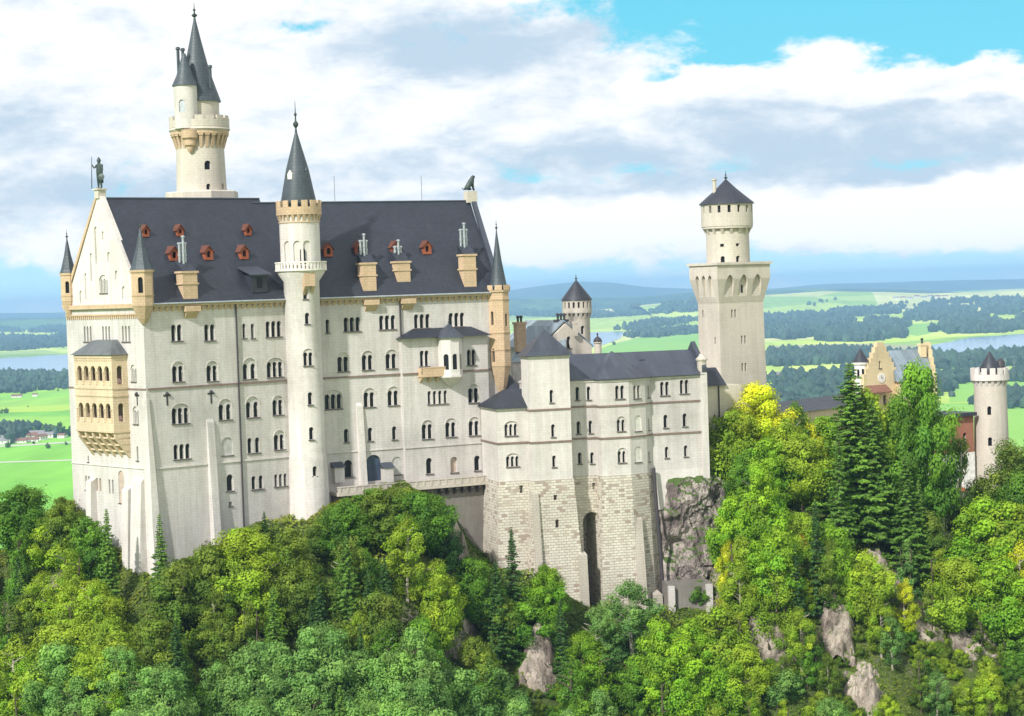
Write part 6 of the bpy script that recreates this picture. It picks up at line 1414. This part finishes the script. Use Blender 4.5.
def place(key, px, py, h, m, Y=None, wide=1.0, prio=False):
    H, root, used_ = PROTO[key]
    P = cast(px, py, h)
    if P is None and Y is not None: P = cast(px, py, h*1.3); h = h*1.3
    if P is None or (Y is not None and P.y > 385):
        if Y is None: return
        q = at(px, py, Y); gz = float(ground(q.x, q.y)); h = q.z-gz; P = Vector((q.x, q.y, gz))
        if h < 2 or h > 32: print('skip', key, px, py, round(h, 1)); return
    elif Y is not None and P.y-Y > 12:
        q = at(px, py, Y); gz = float(ground(q.x, q.y))
        if q.z-gz < 1.7*h: h = q.z-gz; P = Vector((q.x, q.y, gz))
    s = h/H; rz = random.uniform(0, 6.28); sc = (s*wide*random.uniform(.92, 1.1), s*wide*random.uniform(.92, 1.1), s)
    if not used_: o = root; PROTO[key][2] = True; o.location = P; o.rotation_euler = (0, 0, rz); o.scale = sc
    else: o = dup(root, P, rz, sc)
    for ch in o.children:
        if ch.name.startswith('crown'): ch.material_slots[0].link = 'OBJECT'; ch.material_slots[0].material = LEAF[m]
    placed.append((o, key, m, px, py, P)); return o
# -- trees that can be told apart in the photograph: type, px, top py, height, leaf, depth
KEY = [
 ('dec1', 22, 488, 11, 'green', 300, 1.15), ('dec0', 62, 500, 9, 'olive', 306, 1.0), ('bush0', 60, 512, 6, 'olive', 303, 1), ('con0', 106, 507, 17, 'needle', 288, .85), ('slim', 159, 513, 12.5, 'needle', 290, .95), ('dec2', 88, 520, 11, 'green', 286, 1),
 ('slim', 264, 512, 8, 'dark', 304, 1.2), ('dec1', 240, 532, 12, 'lime', 292, 1.1), ('dec3', 205, 548, 11, 'olive', 293, 1.1), ('dec0', 180, 562, 10, 'olive', 290, 1.1), ('dec2', 290, 532, 11, 'olive', 300, 1.1), ('bush1', 258, 526, 5, 'olive', 305, 1.2), ('bush0', 330, 520, 5, 'olive', 308, 1.3),
 ('dec0', 345, 505, 9, 'green', 307, 1.2), ('dec3', 380, 490, 9, 'olive', 311, 1.2), ('dec1', 415, 494, 9, 'green', 312, 1.2), ('bush1', 372, 489, 4, 'green', 313.5, 1.4), ('bush0', 398, 489, 4, 'olive', 313.5, 1.4), ('bush1', 345, 500, 4, 'green', 312, 1.3), ('bush0', 430, 496, 5, 'green', 314, 1.2), ('dec2', 442, 520, 9, 'dark', 311, .9),
 ('airy0', 405, 520, 12, 'lime', 302, 1), ('airy1', 350, 540, 13, 'olive', 298, 1), ('con1', 511, 527, 16, 'dark', 300, .9), ('con2', 495, 560, 16, 'dark', 296, .9), ('dec1', 470, 560, 10, 'green', 303, 1),
 ('dec0', 545, 568, 10, 'bright', 300, .85), ('con1', 560, 600, 14, 'dark', 294, 1.0), ('airy0', 630, 580, 13, 'blue', 304, 1.25), ('airy1', 600, 605, 12, 'blue', 300, 1), ('dec3', 660, 622, 12, 'bright', 296, .8), ('dec2', 690, 622, 12, 'bright', 300, 1.0), ('dec1', 720, 610, 12, 'lime', 302, 1),
 ('tall0', 757, 385, 17, 'yellow', 340, 1.1), ('dec1', 736, 412, 11, 'lime', 339, .9), ('airy1', 956, 432, 13, 'olive', 340, .6), ('dec3', 768, 440, 12, 'bright', 332, .95), ('dec2', 745, 452, 11, 'green', 330, .95), ('feath0', 805, 414, 9, 'lime', 348, .8), ('dec1', 800, 436, 12, 'lime', 334, 1.0), ('dec3', 733, 498, 13, 'bright', 322, .8), ('tall1', 762, 470, 18, 'bright', 322, .9),
 ('airy0', 794, 402, 10, 'green', 347, .7), ('con2', 850, 361, 27, 'needle', 330, 1.45), ('con2', 872, 398, 24, 'needle', 322, 1.2), ('con1', 838, 430, 22, 'needle', 318, .9), ('dec2', 868, 392, 14, 'lime', 335, .7), ('tall0', 917, 366, 21, 'green', 336, .55), ('tall1', 899, 400, 18, 'green', 338, .7), ('con2', 905, 455, 20, 'needle', 318, 1.1), ('dec2', 786, 420, 10, 'lime', 350, .9), ('dec1', 822, 418, 10, 'bright', 350, .9), ('dec0', 806, 424, 9, 'yellow', 348, .8),
 ('con0', 918, 478, 17, 'needle', 318, .8), ('bush0', 980, 478, 5, 'olive', 345, .6), ('dec3', 985, 500, 14, 'bright', 318, 1.1), ('dec1', 1012, 505, 13, 'lime', 320, 1.1), ('airy0', 1010, 440, 15, 'olive', 345, 1), ('feath1', 1004, 455, 13, 'olive', 345, .9), ('dec0', 1030, 470, 14, 'green', 338, 1), ('tall0', 1040, 425, 16, 'green', 352, .8),
 ('airy1', 806, 528, 9, 'orange', 311, .7), ('con1', 795, 545, 15, 'dark', 308, .85), ('con1', 815, 500, 18, 'dark', 312, .9), ('dec2', 925, 510, 11, 'olive', 316, 1), ('dec0', 772, 530, 13, 'bright', 312, .9),
 ('airy0', 728, 540, 12, 'yellow', 315, .6), ('bush1', 700, 582, 3.5, 'green', 322, 1), ('airy1', 905, 580, 9, 'yellow', 306, .9), ('airy0', 880, 598, 9, 'lime', 304, .9), ('dec1', 955, 560, 12, 'lime', 306, 1), ('dec3', 1000, 560, 13, 'bright', 306, 1.1),
 ('airy1', 1020, 545, 14, 'yellow', 308, .8), ('airy0', 800, 610, 11, 'lime', 297, .8), ('tall0', 320, 628, 17, 'blue', 270, .95), ('tall1', 280, 645, 16, 'blue', 264, 1), ('dec0', 105, 640, 12, 'lime', 272, 1.1), ('tall0', 160, 668, 16, 'blue', 255, .9), ('tall1', 415, 632, 18, 'blue', 272, .95), ('tall0', 455, 670, 16, 'blue', 262, 1), ('airy0', 95, 580, 12, 'lime', 283, 1),
 ('dec1', 65, 622, 13, 'lime', 272, 1.2), ('dec2', 730, 655, 12, 'bright', 286, .9), ('dec3', 680, 640, 13, 'bright', 288, .9), ('airy0', 700, 548, 4, 'olive', 327, 1), ('airy1', 15, 640, 15, 'lime', 268, 1.1)]
for k_, px, py, h, m, Y, wd in KEY: place(k_, px, py, h, m, Y, wd)
# -- the rest of the wooded slope, jittered so crowns overlap at every height
SIL = [(-60, 505), (0, 505), (40, 510), (60, 530), (90, 545), (110, 560), (125, 612), (150, 612), (172, 592), (205, 575), (235, 552), (330, 548), (350, 528), (430, 530), (445, 565), (480, 585), (520, 585), (560, 625), (600, 640), (650, 640), (700, 640), (728, 600), (738, 520), (760, 500), (820, 520), (930, 530), (1000, 560), (1080, 540)]
BARE = [(772, 640, 26, 30), (838, 625, 20, 38), (893, 595, 28, 30), (540, 680, 22, 40), (690, 540, 40, 60), (925, 640, 16, 16), (458, 578, 12, 34), (975, 655, 22, 12), (857, 700, 30, 14)]
def pal(px, py, r):
    if px < 140: return r.choice(['olive', 'green', 'lime', 'needle', 'green', 'lime', 'dark', 'needle']) if py < 640 else r.choice(['lime', 'blue', 'bright', 'blue'])
    if px < 300: return r.choice(['olive', 'green', 'lime', 'needle', 'olive', 'dark', 'needle']) if py < 640 else r.choice(['blue', 'blue', 'green', 'bright'])
    if px < 520: return r.choice(['green', 'olive', 'green', 'dark', 'needle', 'dark', 'olive', 'lime']) if py < 640 else r.choice(['blue', 'green', 'blue', 'needle'])
    if px < 650: return r.choice(['green', 'dark', 'blue', 'green', 'bright'])
    if px < 770: return r.choice(['bright', 'green', 'lime', 'bright', 'green'])
    return r.choice(['green', 'olive', 'lime', 'green', 'blue', 'needle', 'bright', 'lime']) if py < 600 else r.choice(['olive', 'olive', 'lime', 'green', 'blue', 'lime'])
rr0 = random.Random(5); y_ = 500
row = 0
while y_ < 800:
    x_ = -40+(row % 2)*15
    while x_ < 1070:
        px = x_+rr0.uniform(-12, 12); py = y_+rr0.uniform(-12, 12)
        sil = np.interp(px, [s[0] for s in SIL], [s[1] for s in SIL])
        if py > sil and not any(((px-a)/c)**2+((py+12-b)/d_)**2 < 1 for a, b, c, d_ in BARE):
            m = pal(px, py, rr0); near = (py-500)/250
            if px > 780 and py > 600 and rr0.random() < .35: x_ += rr0.uniform(26, 38); continue
            if 915 < px < 985 and py < 540: x_ += 20; continue
            if px > 780 and py > 560: key, h = rr0.choice([('airy0', 8), ('feath1', 9), ('bush0', 4.5), ('bush1', 5), ('dec2', 7), ('dec0', 8)])
            elif m == 'dark': key, h = rr0.choice([('con0', 15), ('con1', 14), ('con2', 16)])
            elif m == 'blue' and py > 620: key, h = rr0.choice([('tall0', 15), ('tall1', 14), ('dec1', 12)])
            elif m == 'needle': key, h = rr0.choice([('con0', 15), ('con1', 14), ('con2', 15), ('slim', 11)])
            else: key, h = rr0.choice([('dec0', 10), ('dec1', 11), ('feath0', 12), ('feath1', 11), ('feath2', 12.5), ('dec3', 10), ('airy0', 11), ('bush0', 5.5)])
            h *= rr0.uniform(.8, 1.15)
            place(key, px, py, h, m, None, rr0.uniform(.85, 1.15))
        x_ += rr0.uniform(28, 42)
    y_ += 26; row += 1
# small bushes round the rocks
for i in range(130):
    a, b, c, d_ = rr0.choice(BARE[:4]+BARE[5:]); px = a+rr0.uniform(-1.3, 1.3)*c; py = b+rr0.uniform(-.9, 1.2)*d_
    place(rr0.choice(['bush0', 'bush1']), px, py, rr0.uniform(1.0, 2.3), rr0.choice(['lime', 'olive', 'green', 'olive']), None, 1.0)
print('trees', len(placed))
# -- single trees out on the plain
r3 = random.Random(9)
fieldtrees = [(8, 447.5, 9), (48, 448.5, 8), (61, 437, 22), (52, 435.5, 14), (43, 434, 13), (33, 436, 14), (71, 436, 15), (2, 413.5, 9), (6, 413, 10), (-3, 413, 9), (28, 407, 3), (58, 391, 5), (66, 445, 5), (34, 444, 5), (614, 345, 14), (597, 348, 12), (816, 398, 15), (828, 400, 10), (838, 392, 12), (784, 386, 16), (770, 388, 14), (805, 386, 16), (1004, 396, 12), (1018, 402, 14), (965, 330, 20), (1000, 332, 18)]
for i, (px, py, h) in enumerate(fieldtrees):
    P = onto(px, py); H, root, used_ = PROTO['field']; s = h/H
    if not used_: o = root; PROTO['field'][2] = True; o.location = P; o.scale = (s, s, s)
    else: o = dup(root, P, r3.uniform(0, 6), s)
    o['group'] = 'single trees out on the plain'; o['category'] = 'tree'
left = sorted([o for o in bpy.data.objects if o.get('group') == 'single trees out on the plain'], key=lambda o: proj(o.location)[0])
ln_ = [o for o in left if proj(o.location)[0] < 300]; rn_ = [o for o in left if proj(o.location)[0] >= 300]
W20 = ['leftmost', 'second', 'third', 'fourth', 'fifth', 'sixth', 'seventh', 'eighth', 'ninth', 'tenth', 'eleventh', 'twelfth', 'thirteenth', 'fourteenth', 'fifteenth', 'sixteenth', 'seventeenth', 'eighteenth', 'nineteenth', 'twentieth']
def nth(i): return W20[i] if i < 20 else (['twenty', 'thirty', 'forty', 'fifty'][(i+1)//10-2]+'-'+['', 'first', 'second', 'third', 'fourth', 'fifth', 'sixth', 'seventh', 'eighth', 'ninth'][(i+1) % 10]).rstrip('-') if (i+1) % 10 else ['', '', '', 'thirtieth', 'fortieth', 'fiftieth', 'sixtieth'][(i+1)//10]
for i, o in enumerate(ln_): o['label'] = f'round field tree, {nth(i)} {"" if i == 0 else "from left "}on the plain left of the palace'
for i, o in enumerate(rn_): o['label'] = f'round field tree, {nth(i)} {"" if i == 0 else "from left "}on the plain right of the palace'
# -- labels for the slope: kind, colour and a findable place
CN = {'green': 'mid green', 'bright': 'bright green', 'yellow': 'golden yellow', 'lime': 'yellow-green', 'olive': 'olive green', 'blue': 'blue-green', 'orange': 'orange', 'dark': 'dark green', 'needle': 'deep green'}
KN = {'fea': 'feathery tree', 'dec': 'leafy tree', 'air': 'airy tree', 'bus': 'bush', 'tal': 'tall leafy tree', 'con': 'conifer', 'sli': 'slim conifer'}
AR = [(75, 'below the loggia front'), (210, 'below the palace corner'), (330, 'below the stair tower'), (485, 'below the long terrace'), (620, 'below the stone bases'), (740, 'below the rock cliff'), (860, 'below the gallery wing roof'), (930, 'below the stepped gable'), (9999, 'below the gate tower')]
groups = {}
for rec in placed:
    o, key, m, px, py, P = rec; ar = next(a for lim, a in AR if px < lim); groups.setdefault((KN[key[:3]], m, ar), []).append(rec)
for (kn, m, ar), L in groups.items():
    L.sort(key=lambda r: r[4])
    for i, (o, key, mm, px, py, P) in enumerate(L):
        o['label'] = f'{CN[m]} {kn} {ar}' + ('' if len(L) == 1 else f', {"highest" if i == 0 else nth(i)+" highest" if i < len(L)-1 else "lowest"} of these')
        o['category'] = 'bush' if 'bush' in kn else 'conifer' if 'conifer' in kn else 'tree'; o['group'] = 'conifers on the castle slope' if 'conifer' in kn else 'bushes on the castle slope' if 'bush' in kn else 'leafy trees on the castle slope'
for k_, (H, root, used_) in PROTO.items():
    if not used_:
        for c_ in list(root.children): bpy.data.objects.remove(c_)
        bpy.data.objects.remove(root)
# -- undergrowth: leaf sprays lying over the whole slope (nobody could count it)
n = 560000; g = np.random.default_rng(44); ux = g.uniform(-130, 150, n); uy = g.uniform(225, 352, n); yc = np.interp(ux, CX, CY); dens = fbm(ux, uy, 7, 31); k_ = (uy < yc+16) & (dens > -.4)
ux, uy = ux[k_], uy[k_]; gz = ground(ux, uy); pxx = np.array([0]); e_ = .6; nx = -(ground(ux+e_, uy)-gz)/e_; ny = -(ground(ux, uy+e_)-gz)/e_
bare = np.zeros(len(ux), bool)
ex = RI @ Vector((1, 0, 0)); A_ = np.array(RI); q = (A_ @ np.stack([ux, uy, gz-100])).T; qx = 512+F*q[:, 0]/-q[:, 2]; qy = 358-F*q[:, 1]/-q[:, 2]
for a, b, c, d_ in BARE: bare |= (((qx-a)/c)**2+((qy-b)/d_)**2 < .5)
k_ = ~bare | (g.uniform(size=len(ux)) < .3); k_ &= (qx > -60) & (qx < 1090) & (qy < 800)
ux, uy, gz, nx, ny = ux[k_], uy[k_], gz[k_], nx[k_], ny[k_]; m_ = len(ux); print('undergrowth', m_)
hump = np.maximum(fbm(ux, uy, 4.5, 50), 0)*3.2; Pn = np.stack([ux, uy, gz+hump*g.uniform(.3, 1, m_)+.1], 1); Nn = np.stack([nx*.5, ny*.5, np.ones(m_)], 1)+g.normal(size=(m_, 3))*.4
T_ = np.stack([np.clip(.45+fbm(ux, uy, 5, 60)*.8+g.normal(0, .12, m_), 0, 1), np.clip(.4+fbm(ux, uy, 9, 70)*1.2+g.normal(0, .15, m_), 0, 1)], 1)
LEAF['under'] = leafmat('undergrowth_leaves', (.10, .18, .02), (.32, .34, .04))
o = leaves_mesh('undergrowth', Pn, Nn, .24*g.uniform(.6, 1.4, m_), T_, LEAF['under']); tag(o, 'low bushy undergrowth covering the steep castle slope', 'undergrowth', kind='stuff')

# ================================================================== HAZE
mb = MB(); HX = 60000
mb.add([(x, y, z) for z in (-115, 195) for y in (-3500, 33000) for x in (-HX, HX)], [(0, 1, 3, 2), (4, 6, 7, 5), (0, 4, 5, 1), (2, 3, 7, 6), (0, 2, 6, 4), (1, 5, 7, 3)])
hm = bpy.data.materials.new('haze_air'); hm.use_nodes = True; hm.node_tree.nodes.clear(); t = NT(hm.node_tree); v_ = t.add('ShaderNodeVolumePrincipled'); oo = t.add('ShaderNodeOutputMaterial'); t.link(v_.outputs[0], oo.inputs[1])
v_.inputs['Color'].default_value = (.38, .68, 1.0, 1); v_.inputs['Density'].default_value = 6e-5; v_.inputs['Anisotropy'].default_value = .0
hz = mb.build('haze', hm, uvs=False); tag(hz, 'pale blue air haze over the whole plain', 'haze', kind='stuff')
